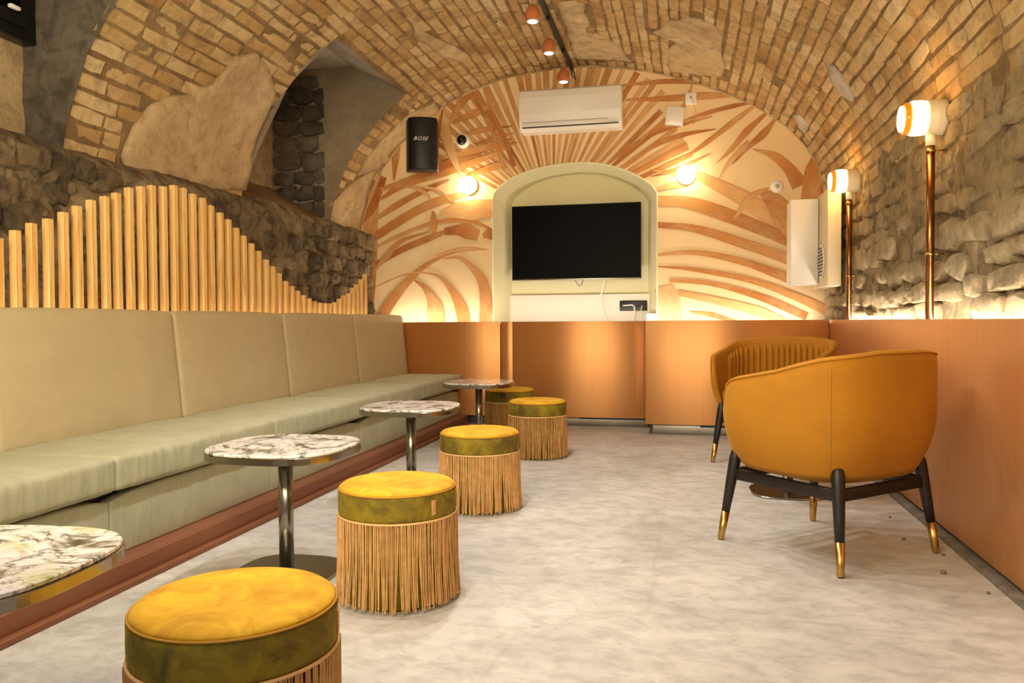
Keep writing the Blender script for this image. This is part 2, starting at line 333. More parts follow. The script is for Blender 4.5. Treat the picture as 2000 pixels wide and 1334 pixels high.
# mural leaves: (style, widths m, spine points x,z on the back wall); plaster patch outlines (x,y,z) on the vault
LEAVES=[('a',[0.019,0.044,0.072],[(-1.68,2.19),(-2.15,2.45),(-2.63,2.72)]),
('b',[0.019,0.044,0.045],[(-1.66,2.22),(-2.11,2.52),(-2.56,2.83)]),
('e',[0.019,0.044,0.067],[(-1.65,2.24),(-2.07,2.56),(-2.51,2.89)]),
('e',[0.019,0.044,0.057],[(-1.62,2.27),(-2.02,2.63),(-2.43,2.99)]),
('e',[0.019,0.044,0.063],[(-1.6,2.3),(-1.97,2.67),(-2.35,3.06)]),
('e',[0.019,0.044,0.07],[(-1.58,2.31),(-1.98,2.77),(-2.39,3.23)]),
('e',[0.019,0.044,0.077],[(-1.55,2.33),(-1.92,2.81),(-2.3,3.3)]),
('e',[0.019,0.044,0.071],[(-1.52,2.35),(-1.85,2.86),(-2.18,3.37)]),
('b',[0.019,0.044,0.066],[(-1.5,2.36),(-1.81,2.88),(-2.12,3.4)]),
('e',[0.019,0.044,0.079],[(-1.47,2.38),(-1.74,2.91),(-2.01,3.45)]),
('e',[0.019,0.044,0.078],[(-1.44,2.39),(-1.67,2.94),(-1.91,3.49)]),
('e',[0.019,0.044,0.054],[(-1.41,2.4),(-1.6,2.96),(-1.79,3.53)]),
('b',[0.019,0.044,0.075],[(-1.37,2.41),(-1.5,2.98),(-1.63,3.56)]),
('e',[0.019,0.044,0.078],[(-1.34,2.42),(-1.44,2.99),(-1.53,3.57)]),
('e',[0.019,0.044,0.054],[(-1.3,2.42),(-1.36,3.0),(-1.41,3.57)]),
('e',[0.019,0.044,0.077],[(-1.28,2.42),(-1.3,3.0),(-1.32,3.57)]),
('a',[0.019,0.044,0.054],[(-1.24,2.42),(-1.23,2.99),(-1.21,3.56)]),
('e',[0.019,0.044,0.065],[(-1.21,2.41),(-1.14,2.98),(-1.08,3.54)]),
('e',[0.019,0.044,0.055],[(-1.17,2.41),(-1.06,2.97),(-0.96,3.52)]),
('e',[0.019,0.044,0.069],[(-1.14,2.4),(-0.99,2.94),(-0.84,3.48)]),
('e',[0.019,0.044,0.069],[(-1.12,2.39),(-0.94,2.93),(-0.77,3.46)]),
('e',[0.019,0.044,0.078],[(-1.09,2.38),(-0.88,2.9),(-0.67,3.42)]),
('e',[0.019,0.044,0.044],[(-1.05,2.36),(-0.8,2.86),(-0.55,3.36)]),
('a',[0.019,0.044,0.057],[(-1.02,2.34),(-0.72,2.82),(-0.44,3.28)]),
('e',[0.019,0.044,0.045],[(-0.99,2.32),(-0.66,2.77),(-0.34,3.22)]),
('e',[0.019,0.044,0.048],[(-0.97,2.31),(-0.62,2.74),(-0.28,3.17)]),
('e',[0.019,0.044,0.056],[(-0.95,2.29),(-0.57,2.69),(-0.2,3.09)]),
('b',[0.019,0.044,0.053],[(-0.92,2.26),(-0.56,2.59),(-0.22,2.91)]),
('b',[0.019,0.044,0.071],[(-0.9,2.24),(-0.52,2.54),(-0.15,2.83)]),
('a',[0.019,0.044,0.045],[(-0.88,2.21),(-0.47,2.47),(-0.08,2.74)]),
('e',[0.019,0.044,0.051],[(-0.86,2.18),(-0.43,2.41),(-0.02,2.64)]),
('a',[0.019,0.044,0.077],[(-0.84,2.15),(-0.41,2.37),(0.02,2.57)]),
('b',[0.019,0.044,0.047],[(-0.83,2.13),(-0.38,2.31),(0.06,2.49)]),
('b',[0.015,0.048,0.048,0.019],[(-0.6,3.17),(-0.23,3.18),(0.05,3.16),(0.28,3.11)]),
('a',[0.015,0.058,0.068,0.024],[(-0.55,3.03),(-0.18,3.02),(0.19,3.02),(0.51,3.0)]),
('b',[0.01,0.039,0.048,0.01],[(-0.59,2.41),(-0.32,2.57),(-0.04,2.67),(0.27,2.71)]),
('a',[0.015,0.058,0.048,0.015],[(-0.71,2.45),(-0.32,2.7),(-0.04,2.91),(0.06,3.13)]),
('b',[0.01,0.039,0.044,0.015],[(-0.04,2.8),(0.19,2.86),(0.42,2.91),(0.59,2.93)]),
('a',[0.005,0.044,0.053,0.019],[(-0.02,2.45),(0.19,2.59),(0.42,2.76),(0.63,2.91)]),
('a',[0.005,0.048,0.063,0.024],[(0.28,2.4),(0.42,2.53),(0.55,2.68),(0.73,2.84)]),
('b',[0.005,0.039,0.068,0.024],[(0.42,2.38),(0.55,2.52),(0.69,2.64),(0.81,2.79)]),
('c',[0.005,0.029,0.058,0.024],[(0.3,2.25),(0.38,2.39),(0.51,2.52),(0.56,2.59)]),
('b',[0.005,0.034,0.034,0.01],[(-0.47,2.57),(-0.28,2.7),(0.01,2.78),(0.24,2.83)]),
('a',[0.005,0.034,0.044,0.015],[(-0.33,2.37),(-0.18,2.34),(-0.04,2.29),(0.02,2.25)]),
('b',[0.005,0.039,0.029,0.005],[(-0.32,2.3),(-0.13,2.34),(0.05,2.41),(0.23,2.49)]),
('c',[0.039,0.068,0.048],[(-0.26,2.18),(-0.13,2.21),(0.02,2.22)]),
('c',[0.068,0.116,0.145,0.145],[(0.08,2.3),(0.28,2.2),(0.6,2.01),(0.95,1.71)]),
('a',[0.097,0.106,0.126,0.126],[(-0.26,2.07),(0.01,2.05),(0.37,1.92),(0.95,1.66)]),
('a',[0.058,0.068,0.097,0.106],[(-0.26,1.85),(0.1,1.8),(0.56,1.64),(0.95,1.49)]),
('a',[0.024,0.044,0.068,0.087],[(-0.26,1.57),(0.1,1.58),(0.53,1.48),(0.96,1.31)]),
('a',[0.01,0.039,0.058,0.073,0.087],[(-0.26,1.46),(0.1,1.42),(0.6,1.31),(1.0,1.15),(1.26,1.02)]),
('b',[0.029,0.044,0.063,0.073],[(-0.15,1.33),(0.23,1.29),(0.67,1.16),(1.07,0.98)]),
('c',[0.048,0.077,0.087,0.068],[(-0.07,1.21),(0.29,1.13),(0.65,1.03),(0.87,0.94)]),
('b',[0.019,0.044,0.034],[(0.04,1.03),(0.24,1.0),(0.47,0.93)]),
('d',[0.174,0.213,0.242],[(-0.2,1.27),(-0.16,1.12),(-0.14,0.88)]),
('a',[0.01,0.068,0.106,0.145],[(0.6,2.51),(0.78,2.44),(0.91,2.32),(1.01,2.16)]),
('a',[0.019,0.135,0.174,0.184,0.174],[(1.12,2.43),(1.13,2.33),(1.11,2.17),(1.1,1.99),(1.1,1.76)]),
('b',[0.019,0.068,0.087,0.068],[(1.19,2.39),(1.22,2.21),(1.23,1.98),(1.22,1.8)]),
('a',[0.029,0.164,0.222,0.164],[(0.65,2.13),(0.77,2.04),(0.87,1.9),(0.96,1.74)]),
('c',[0.005,0.058,0.077,0.048,0.015],[(0.41,1.86),(0.5,1.97),(0.56,2.05),(0.64,2.11),(0.74,2.15)]),
('a',[0.164,0.184,0.164,0.135,0.048],[(-3.21,0.9),(-3.17,1.31),(-3.14,1.73),(-3.1,2.14),(-3.02,2.5)]),
('b',[0.048,0.077,0.097,0.068],[(-3.32,1.79),(-3.23,1.99),(-3.1,2.12),(-2.98,2.42)]),
('a',[0.019,0.077,0.068,0.015],[(-2.87,2.38),(-2.85,2.6),(-2.82,2.8),(-2.84,3.01)]),
('b',[0.039,0.068,0.058,0.015],[(-3.05,2.01),(-2.82,2.14),(-2.54,2.27),(-2.29,2.36)]),
('a',[0.077,0.097,0.087,0.029],[(-3.07,1.82),(-2.76,2.0),(-2.44,2.14),(-2.01,2.24)]),
('a',[0.024,0.044,0.044,0.034,0.039,0.015],[(-3.07,1.71),(-2.82,1.82),(-2.49,1.93),(-2.23,1.96),(-2.02,1.93),(-1.83,1.84)]),
('b',[0.058,0.068,0.058,0.019],[(-3.07,1.54),(-2.77,1.69),(-2.44,1.81),(-2.12,1.93)]),
('a',[0.015,0.068,0.048,0.01],[(-3.11,1.44),(-2.96,1.62),(-2.79,1.77),(-2.51,1.85)]),
('c',[0.01,0.044,0.039,0.01],[(-3.03,2.31),(-2.76,2.33),(-2.54,2.24),(-2.48,2.15)]),
('c',[0.01,0.034,0.029,0.01],[(-2.71,2.32),(-2.44,2.27),(-2.28,2.16),(-2.16,2.07)]),
('a',[0.029,0.068,0.097,0.048,0.01],[(-3.01,2.2),(-2.76,2.33),(-2.33,2.44),(-1.91,2.56),(-1.6,2.69)]),
('b',[0.039,0.077,0.087,0.019],[(-3.01,2.29),(-2.6,2.41),(-2.17,2.56),(-1.65,2.73)]),
('a',[0.029,0.068,0.068,0.015],[(-2.28,2.92),(-2.11,2.97),(-1.96,3.02),(-1.78,3.08)]),
('b',[0.019,0.058,0.048,0.01],[(-2.14,2.8),(-2.01,2.82),(-1.85,2.84),(-1.65,2.85)]),
('b',[0.01,0.044,0.044,0.01],[(-2.04,2.7),(-1.91,2.72),(-1.75,2.76),(-1.63,2.78)]),
('a',[0.029,0.068,0.068,0.01],[(-2.33,2.58),(-2.06,2.63),(-1.8,2.67),(-1.59,2.69)]),
('a',[0.015,0.068,0.077,0.01],[(-2.14,2.37),(-1.96,2.43),(-1.81,2.47),(-1.69,2.5)]),
('a',[0.019,0.058,0.077,0.048],[(-2.28,2.9),(-2.24,2.99),(-2.17,3.09),(-2.03,3.21)]),
('d',[0.126,0.116,0.068,0.005],[(-2.39,3.07),(-2.32,2.8),(-2.23,2.54),(-2.14,2.33)]),
('b',[0.019,0.048,0.048,0.019],[(-2.46,2.4),(-2.43,2.63),(-2.39,2.88),(-2.35,3.05)]),
('b',[0.01,0.039,0.048,0.039],[(-2.03,3.16),(-1.93,2.98),(-1.83,2.77),(-1.73,2.44)]),
('b',[0.01,0.039,0.048,0.039],[(-1.93,3.21),(-1.83,2.97),(-1.73,2.76),(-1.63,2.46)]),
('a',[0.015,0.077,0.087,0.068],[(-2.46,2.06),(-2.45,1.97),(-2.46,1.89),(-2.48,1.84)]),
('c',[0.048,0.164,0.193,0.164],[(-2.38,2.03),(-2.23,2.05),(-2.04,2.05),(-1.83,2.07)]),
('b',[0.068,0.116,0.145,0.116],[(-2.34,1.85),(-2.2,1.86),(-2.1,1.84),(-1.99,1.8)]),
('b',[0.048,0.106,0.106],[(-1.95,1.79),(-1.88,1.81),(-1.8,1.78)]),
('a',[0.126,0.116,0.077,0.048,0.029,0.015,0.005],[(-3.03,0.97),(-2.91,1.16),(-2.74,1.35),(-2.55,1.51),(-2.34,1.61),(-2.15,1.65),(-1.91,1.66)]),
('a',[0.015,0.029,0.058,0.106,0.126,0.135],[(-2.35,1.58),(-2.2,1.59),(-2.07,1.5),(-1.96,1.36),(-1.92,1.19),(-1.92,0.94)]),
('a',[0.015,0.048,0.106,0.164,0.174],[(-2.66,1.37),(-2.56,1.3),(-2.49,1.2),(-2.45,1.1),(-2.43,0.94)]),
('a',[0.015,0.024,0.048,0.087,0.126,0.135],[(-2.61,1.45),(-2.44,1.42),(-2.33,1.34),(-2.23,1.2),(-2.17,1.07),(-2.14,0.94)]),
('c',[0.005,0.015,0.019,0.01],[(-3.16,1.28),(-2.96,1.36),(-2.77,1.43),(-2.55,1.45)]),
('c',[0.01,0.024,0.024,0.005],[(-2.44,1.61),(-2.23,1.67),(-2.07,1.68),(-1.9,1.66)])]
PATCHES={'p1a': [(-0.97,5.96,3.38),(-0.76,5.92,3.35),(-0.78,6.53,3.35),(-0.54,6.94,3.32),(-0.47,7.29,3.31),(-0.78,7.32,3.35),(-1.0,7.32,3.38),(-0.98,6.56,3.38)],
'p1b': [(-0.28,6.42,3.26),(-0.19,6.33,3.24),(-0.11,6.12,3.22),(0.02,5.98,3.17),(0.19,5.93,3.11),(0.28,6.1,3.07),(0.28,6.38,3.07),(0.33,6.75,3.04),(0.33,7.04,3.05),(0.14,7.2,3.13),(-0.13,7.36,3.22),(-0.16,6.82,3.23),(-0.08,6.56,3.21),(-0.16,6.47,3.23)],
'p2': [(-2.04,5.57,3.22),(-1.99,5.61,3.23),(-2.01,5.95,3.23),(-1.95,6.18,3.24),(-1.88,6.44,3.26),(-1.83,6.75,3.27),(-1.93,6.79,3.25),(-2.04,6.53,3.22),(-2.07,6.13,3.21),(-2.09,5.93,3.21),(-2.04,5.7,3.22)],
'p3': [(-3.25,4.1,1.81),(-3.21,4.03,1.93),(-3.16,4.05,2.09),(-3.1,4.14,2.25),(-3.07,4.22,2.32),(-3.05,4.44,2.4),(-2.99,4.58,2.5),(-2.92,4.61,2.6),(-2.86,4.63,2.68),(-2.8,4.79,2.76),(-2.84,5.04,2.71),(-2.89,5.22,2.64),(-3.01,5.28,2.48),(-3.08,5.27,2.31),(-3.15,5.32,2.1),(-3.21,5.34,1.95),(-3.23,5.07,1.89),(-3.23,4.71,1.89),(-3.25,4.33,1.82)],
'p5': [(0.92,5.62,2.66),(0.96,5.57,2.62),(1.03,5.59,2.54),(1.1,5.65,2.43),(1.11,5.73,2.42),(1.06,5.84,2.51),(0.99,5.8,2.59)],
'p6': [(0.91,7.04,2.68),(0.94,6.92,2.64),(1.01,6.96,2.57),(1.02,7.21,2.56),(0.96,7.24,2.62)],
'p7': [(-3.23,6.8,1.87),(-3.17,6.74,2.04),(-3.14,6.84,2.15),(-3.07,7.08,2.33),(-3.01,7.37,2.48),(-3.17,7.45,2.04),(-3.25,7.54,1.81)],
'p8': [(-3.07,7.06,2.35),(-2.95,7.04,2.56),(-2.77,7.11,2.81),(-2.56,7.13,2.97),(-2.36,7.28,3.07),(-2.37,7.5,3.07),(-2.7,7.5,2.9),(-2.86,7.41,2.68),(-3.01,7.4,2.48)]}
# ================================================================== ROOM SHELL
YB=7.5; Y0=-2.6
CP=[(1.24,1.80),(1.24,1.98),(1.17,2.3),(1.06,2.51),(.86,2.73),(.6,2.91),(.28,3.07),(-.04,3.2),(-.51,3.32),(-1.0,3.38),(-1.65,3.33),(-2.16,3.18),(-2.45,3.02),(-2.7,2.84),(-3.03,2.45),(-3.2,2.05),(-3.26,1.83),(-3.27,1.7)]
def catmull(P,n=14):
    P=[np.array(p) for p in P]; P=[2*P[0]-P[1]]+P+[2*P[-1]-P[-2]]; out=[]
    for i in range(1,len(P)-2):
        for k in range(n):
            t=k/n; a,b,c,d=P[i-1:i+3]; out.append(.5*((2*b)+(-a+c)*t+(2*a-5*b+4*c-d)*t*t+(-a+3*b-3*c+d)*t**3))
    out.append(P[-2]); return np.array(out)
PC=catmull(CP); SL=np.concatenate([[0],np.cumsum(np.linalg.norm(np.diff(PC,axis=0),axis=1))]); ST=SL[-1]
def PS(s): return np.stack([np.interp(s,SL,PC[:,0]),np.interp(s,SL,PC[:,1])],-1)
def TS(s):
    d=PS(np.asarray(s)+.03)-PS(np.asarray(s)-.03); return d/np.linalg.norm(d,axis=-1,keepdims=True)
def NS(s):
    t=TS(s); return np.stack([t[...,1],-t[...,0]],-1)*NSIGN
NSIGN=1.0
_n=NS(ST*.5); NSIGN=-1.0 if _n[1]>0 else 1.0      # inward (down at the crown)
def s_of(x,z): return SL[np.argmin((PC[:,0]-x)**2+(PC[:,1]-z)**2)]
def vpt(s,y,off=0):
    s=np.asarray(s,float); p=PS(s); n=NS(s); return np.stack([p[...,0]+n[...,0]*off,np.broadcast_to(y,s.shape),p[...,1]+n[...,1]*off],-1)
S_LUN=s_of(-2.47,3.01)
REC=[(5.31,6.75),(1.95,3.57)]
def in_rec(s,y,pad=0): return any(s>S_LUN-pad and a-pad<y<b+pad for a,b in REC)
# ---- ceiling (mortar bed of the vault)
ys=np.concatenate([np.linspace(Y0,2,30)[:-1],np.arange(2,YB,.035),[YB]])
for a,b in REC: ys=np.sort(np.append(ys[(abs(ys-a)>.02)&(abs(ys-b)>.02)],[a,b]))
ss=np.concatenate([np.arange(0,S_LUN,.04)[:-1],[S_LUN],np.arange(S_LUN+.04,ST,.04),[ST]])
SS,YY=np.meshgrid(ss,ys,indexing='ij'); p0=vpt(SS,YY,0)
off=.012*fbm(p0[...,0]*2,p0[...,1]*2,p0[...,2]*2,4)+.006*fbm(p0[...,0]*14,p0[...,1]*14,p0[...,2]*14,3)
p=vpt(SS,YY,off)
sc_,yc_=(SS[1:,1:]+SS[:-1,:-1])/2,(YY[1:,1:]+YY[:-1,:-1])/2
mask=np.ones(sc_.shape,bool)
for a,b in REC: mask&=~((sc_>S_LUN)&(yc_>a)&(yc_<b))
ceiling=grid('ceiling',p,MT['mortar'],mask,kind='structure')
# ---- piece variants
def piece(nm,mat,kind,seed,nx=2,ny=1):
    """worn block, 1 x 1 footprint, 1 high; rounded irregular outline"""
    r=random.Random(seed); N=8 if kind=='brick' else 10
    vs=[];fs=[]
    if kind=='brick': base=[(-.5,-.5),(0,-.5),(.5,-.5),(.5,0),(.5,.5),(0,.5),(-.5,.5),(-.5,0)]
    else:
        base=[]
        for k in range(N):
            a=2*math.pi*(k+.3*r.random())/N; ca,sa=math.cos(a),math.sin(a); q=(abs(ca)**6+abs(sa)**6)**(-1/6)*.5; base.append((ca*q,sa*q))
    j=.045 if kind=='brick' else .055
    ring=[(x+r.uniform(-j,j)*.55,y+r.uniform(-j,j)*1.6) for x,y in base]
    if kind=='stone': ring=[(x*r.uniform(.86,1.06),y*r.uniform(.84,1.08)) for x,y in ring]
    for x,y in ring: vs.append((x*1.04,y*1.04,-1.2))
    for x,y in ring: vs.append((x,y,.45+r.uniform(-.15,.15)))
    kx,ky=(.92,.78) if kind=='brick' else (.86,.80)
    for x,y in ring: vs.append((x*kx+r.uniform(-j,j)*.3,y*ky+r.uniform(-j,j)*.5,1+r.uniform(-.25,.25)))
    vs.append((r.uniform(-.1,.1),r.uniform(-.1,.1),1.05+r.uniform(-.2,.25)))
    n=len(base)
    for l in range(2):
        for k in range(n): fs.append((l*n+k,l*n+(k+1)%n,(l+1)*n+(k+1)%n,(l+1)*n+k))
    for k in range(n): fs.append((2*n+k,2*n+(k+1)%n,3*n))
    m=M(); m.add(vs,fs,0,True); return m.mesh(nm,mat),np.array(vs),fs
def place_pieces(plist,variants,parent,limit,name,stuffname,mat):
    """plist: (origin, ex, ey, ez, vi) ; the largest in the frame become objects, the rest one stuff mesh"""
    sz=[]
    for i,(o,ex,ey,ez,vi) in enumerate(plist):
        X,Y,Z=px(o)
        if Z<.3 or not(-60<X<2060 and -60<Y<1394): sz.append(-1 if Z<.3 or not(-250<X<2250 and -250<Y<1500) else 0); continue
        a=px(o+ex*.5);b=px(o-ex*.5);c=px(o+ey*.5);d=px(o-ey*.5)
        sz.append(abs((a[0]-b[0])*(c[1]-d[1])-(a[1]-b[1])*(c[0]-d[0])))
    order=sorted(range(len(plist)),key=lambda i:-sz[i]); big=[i for i in order[:limit] if sz[i]>0]; bs=set(big)
    for i in big:
        o,ex,ey,ez,vi=plist[i]
        ob=bpy.data.objects.new(name,variants[vi][0]); COL.objects.link(ob); ob.parent=parent
        ob.matrix_local=Matrix(((ex[0],ey[0],ez[0],o[0]),(ex[1],ey[1],ez[1],o[1]),(ex[2],ey[2],ez[2],o[2]),(0,0,0,1)))
    rest=[i for i in order if i not in bs and sz[i]>=0]
    if rest:
        V=[];Fs=[];k=0
        for i in rest:
            o,ex,ey,ez,vi=plist[i]; v=variants[vi][1]; V.append(v@np.array([ex,ey,ez])+o)
            Fs+=[tuple(q+k for q in f) for f in variants[vi][2]]; k+=len(v)
        me=bpy.data.meshes.new(stuffname); me.from_pydata(np.concatenate(V).tolist(),[],Fs); me.polygons.foreach_set('use_smooth',[True]*len(Fs)); me.materials.append(mat)
        link(stuffname,me,parent,kind='stuff')
    return len(big),len(rest)
BV=[piece('brick',MT['brick'],'brick',k) for k in range(12)]
# ---- plaster patches lying over the brickwork
PP={k:[(s_of(x,z),y) for x,y,z in v] for k,v in PATCHES.items()}
def inpoly(s,y,poly):
    c=False;n=len(poly);j=n-1
    for i in range(n):
        a,b=poly[i],poly[j]
        if (a[1]>y)!=(b[1]>y) and s<(b[0]-a[0])*(y-a[1])/(b[1]-a[1])+a[0]: c=not c
        j=i
    return c
def patch(poly,mat,thick,amp,name='plaster_patch',res=.06):
    # refine + roughen the outline
    out=[];n=len(poly)
    for i in range(n):
        a=np.array(poly[i]);b=np.array(poly[(i+1)%n]);L=np.linalg.norm(b-a);k=max(1,int(L/.05))
        for q in range(k):
            c=a+(b-a)*q/k; c=c+np.array([float(fbm(c[0]*6,c[1]*6,3.3,2)),float(fbm(c[0]*6,c[1]*6,9.3,2))])*.03; out.append(c)
    B=np.array(out); lo=B.min(0);hi=B.max(0); pts=[Vector(q) for q in B]
    P=[tuple(q) for q in B]
    for s in np.arange(lo[0],hi[0],res):
        for y in np.arange(lo[1],hi[1],res):
            s2,y2=s+random.uniform(-.015,.015),y+random.uniform(-.015,.015)
            if inpoly(s2,y2,P) and np.min((B[:,0]-s2)**2+(B[:,1]-y2)**2)>.03**2: pts.append(Vector((s2,y2)))
    nb=len(B)
    vco,_,fc,_,_,_=geometry.delaunay_2d_cdt(pts,[],[list(range(nb))],1,1e-5)
    S=np.array([v[0] for v in vco]);Y=np.minimum(np.array([v[1] for v in vco]),YB-.001)
    d=np.min((S[:,None]-B[None,:,0])**2+(Y[:,None]-B[None,:,1])**2,axis=1)**.5
    o=thick*np.clip(.55+d/.05,0,1)+amp*fbm(S*5,Y*5,1.7,3)*np.clip(d/.05,0,1)
    V=vpt(S,Y,o).tolist(); base=vpt(S,Y,-.02).tolist()
    n=len(V); m=M(); m.add(V,[tuple(f) for f in fc],0,True)
    # skirt
    ec={}
    for f in fc:
        for a,b in zip(f,list(f)[1:]+[f[0]]): ec[(a,b)]=1
    bd=[(a,b) for a,b in ec if (b,a) not in ec]
    k=len(m.v); m.add(base,[]); m.f+=[(b,a,k+a,k+b) for a,b in bd]; m.mi+=[0]*len(bd); m.sm+=[False]*len(bd)
    return m.build(name,mat,ceiling)
TH=dict(p1a=.014,p1b=.020,p2=.020,p3=.030,p5=.022,p6=.02,p7=.024,p8=.026)
for k,poly in PP.items(): patch(poly,MT['beam'] if k in('p5','p6') else MT['plaster'],TH[k],.008 if k!='p3' else .016)
# ---- vault bricks, courses running along the room
bl=[]
s=.10;row=0
while s<ST-.02:
    h=random.uniform(.062,.078); pitch=h+random.uniform(.016,.024)
    y=2.0+random.uniform(0,.2); 
    while y<YB-.02:
        L=random.choice([.20,.24,.26,.28,.13]) if random.random()<.9 else .32
        if s+h/2>S_LUN-.02:
            for a,b in REC:
                if a-.03<y<b: y=b+.004
                elif y<a<y+L+.05: L=a-.003-y
        L=min(L,YB-.01-y); 
        if L<.06: break
        sc=s+h/2+.006*math.sin(y*2.3+row)+random.uniform(-.004,.004); yc=y+L/2
        ok=sc<ST and not in_rec(sc,yc,0) 
        if ok:
            # trim at the recess edges
            for a,b in REC:
                if sc>S_LUN-h*.4:
                    if a<y+L*.1<b or a<y+L*.9<b: ok=False
        if ok and any(inpoly(sc,yc,pl) for pl in PP.values()): ok=False
        if ok and random.random()<.985:
            o=vpt(np.array(sc),yc,0.0); t=TS(sc); n=NS(sc); w=float(fbm(sc*1.1,yc*.8,4.2,2))
            hz=.009+.006*w+random.uniform(-.004,.005)
            tl=random.gauss(0,.018)
            ex=np.array([t[0]*tl,1,t[1]*tl])*L; ey=np.array([t[0],-tl,t[1]])*h; ez=np.array([n[0],0,n[1]])
            if np.dot(np.cross(ex,ey),ez)<0: ey=-ey
            bl.append((o,ex,ey,ez*max(.005,hz),random.randrange(12)))
        y+=L+random.uniform(.010,.020)
    s+=pitch;row+=1
nb=place_pieces(bl,BV,ceiling,300,'brick','brick_field',MT['brick'])
# header bricks edging the near face of the arch next to the recess
# ---- right wall
Yr=np.arange(Y0,YB+.001,.03); Zr=np.concatenate([[-.05],np.arange(.86,2.06,.025)])
ZZ,YW=np.meshgrid(Zr,Yr,indexing='ij')
rough=np.where(ZZ>.9,1,0)*(.030*fbm(YW*2.2,ZZ*3,1.1,5,.6)+.022*fbm(YW*9,ZZ*12,2.7,4,.6))
PW=np.stack([1.245-rough,YW,ZZ],-1)
wall_right=grid('wall_right',PW,MT['joint'],kind='structure',flip=True)
SV=[piece('stone',MT['stone'],'stone',100+k) for k in range(12)]
sl=[];z=.90
while z<1.93:
    low=z<1.42; h=random.uniform(.10,.17) if low else random.uniform(.085,.13); y=1.9+random.uniform(0,.3)
    while y<YB-.06:
        L=random.uniform(.2,.46) if low else random.uniform(.16,.34); L=min(L,YB-.01-y)
        if L<.08: break
        zc=z+h/2+.02*math.sin(y*1.7+z*9)+random.uniform(-.012,.012)
        if random.random()<.93:
            tl=random.gauss(0,.05); d=(.034 if low else .015)+random.uniform(-.010,.012)
            ex=np.array([0,1,tl])*L*(1.02 if low else 1.08); ey=np.array([0,-tl,1.])*h*((1.0 if low else 1.10)+random.uniform(-.08,.05)); ez=np.array([-1.,0,0])*d
            if np.dot(np.cross(ex,ey),ez)<0: ey=-ey
            sl.append((np.array([1.245,y+L/2,zc]),ex,ey,ez,random.randrange(12)))
        y+=L+random.uniform(.012,.03)
    z+=h+random.uniform(.008,.02)
nr=place_pieces(sl,SV,wall_right,180,'stone','stone_field',MT['stone'])
# ---- left wall: rough rubble below the springing, with a sloping rough ledge
Yl=np.arange(Y0,YB+.001,.022); zl=np.concatenate([[-.05,.5],np.arange(.8,1.78,.022)])
prof=[(-3.13,z) for z in zl]+[(-3.135,1.80),(-3.15,1.83),(-3.18,1.86),(-3.22,1.885),(-3.27,1.90),(-3.34,1.91)]
PX=np.array([q[0] for q in prof]);PZ=np.array([q[1] for q in prof]); 
XX,YW=np.meshgrid(PX,Yl,indexing='ij'); ZZ=np.meshgrid(PZ,Yl,indexing='ij')[0]
amp=np.where(ZZ>.85,1,0.)
d=amp*(.06*fbm(YW*2.4,ZZ*3.4,7.7,5,.62)+.060*np.abs(fbm(YW*7,ZZ*11,3.1,4,.6))+.012*fbm(YW*30,ZZ*30,1.3,2))
zt=np.where(ZZ>1.7,(ZZ-1.7)/.2*(.05*fbm(YW*2.1,0*YW,5.5,4)),0)
PW=np.stack([XX+d,YW,ZZ+zt],-1)
wall_left=grid('wall_left',PW,MT['rubble'],kind='structure')
RV=[piece('stone',MT['rubble'],'stone',300+k) for k in range(12)]
rl=[];z=.88
while z<1.80:
    h=random.uniform(.075,.14); y=2.3+random.uniform(0,.2)
    while y<YB-.05:
        L=random.uniform(.10,.24); L=min(L,YB-.01-y)
        if L<.06: break
        # rounded cobbles clearly laid near the mural, ragged elsewhere
        nearm=y>5.9; keep=.93 if nearm else .40
        if random.random()<keep:
            yc=y+L/2; zc=z+h/2+random.uniform(-.02,.02)
            base=-3.13+ .06*float(fbm(yc*2.4,zc*3.4,7.7,5,.62))+.012
            tl=random.gauss(0,.16); ex=np.array([0,1,tl])*L; ey=np.array([0,-tl,1.])*h; ez=np.array([1.,random.uniform(-.1,.1),random.uniform(-.1,.1)])*random.uniform(.03,.055)*(1 if nearm else .7)
            if np.dot(np.cross(ex,ey),ez)<0: ey=-ey
            rl.append((np.array([base,yc,zc]),ex,ey,ez,random.randrange(12)))
        y+=L+random.uniform(.008,.025)
    z+=h+random.uniform(.006,.02)
nl=place_pieces(rl,RV,wall_left,220,'stone','stone_field',MT['rubble'])
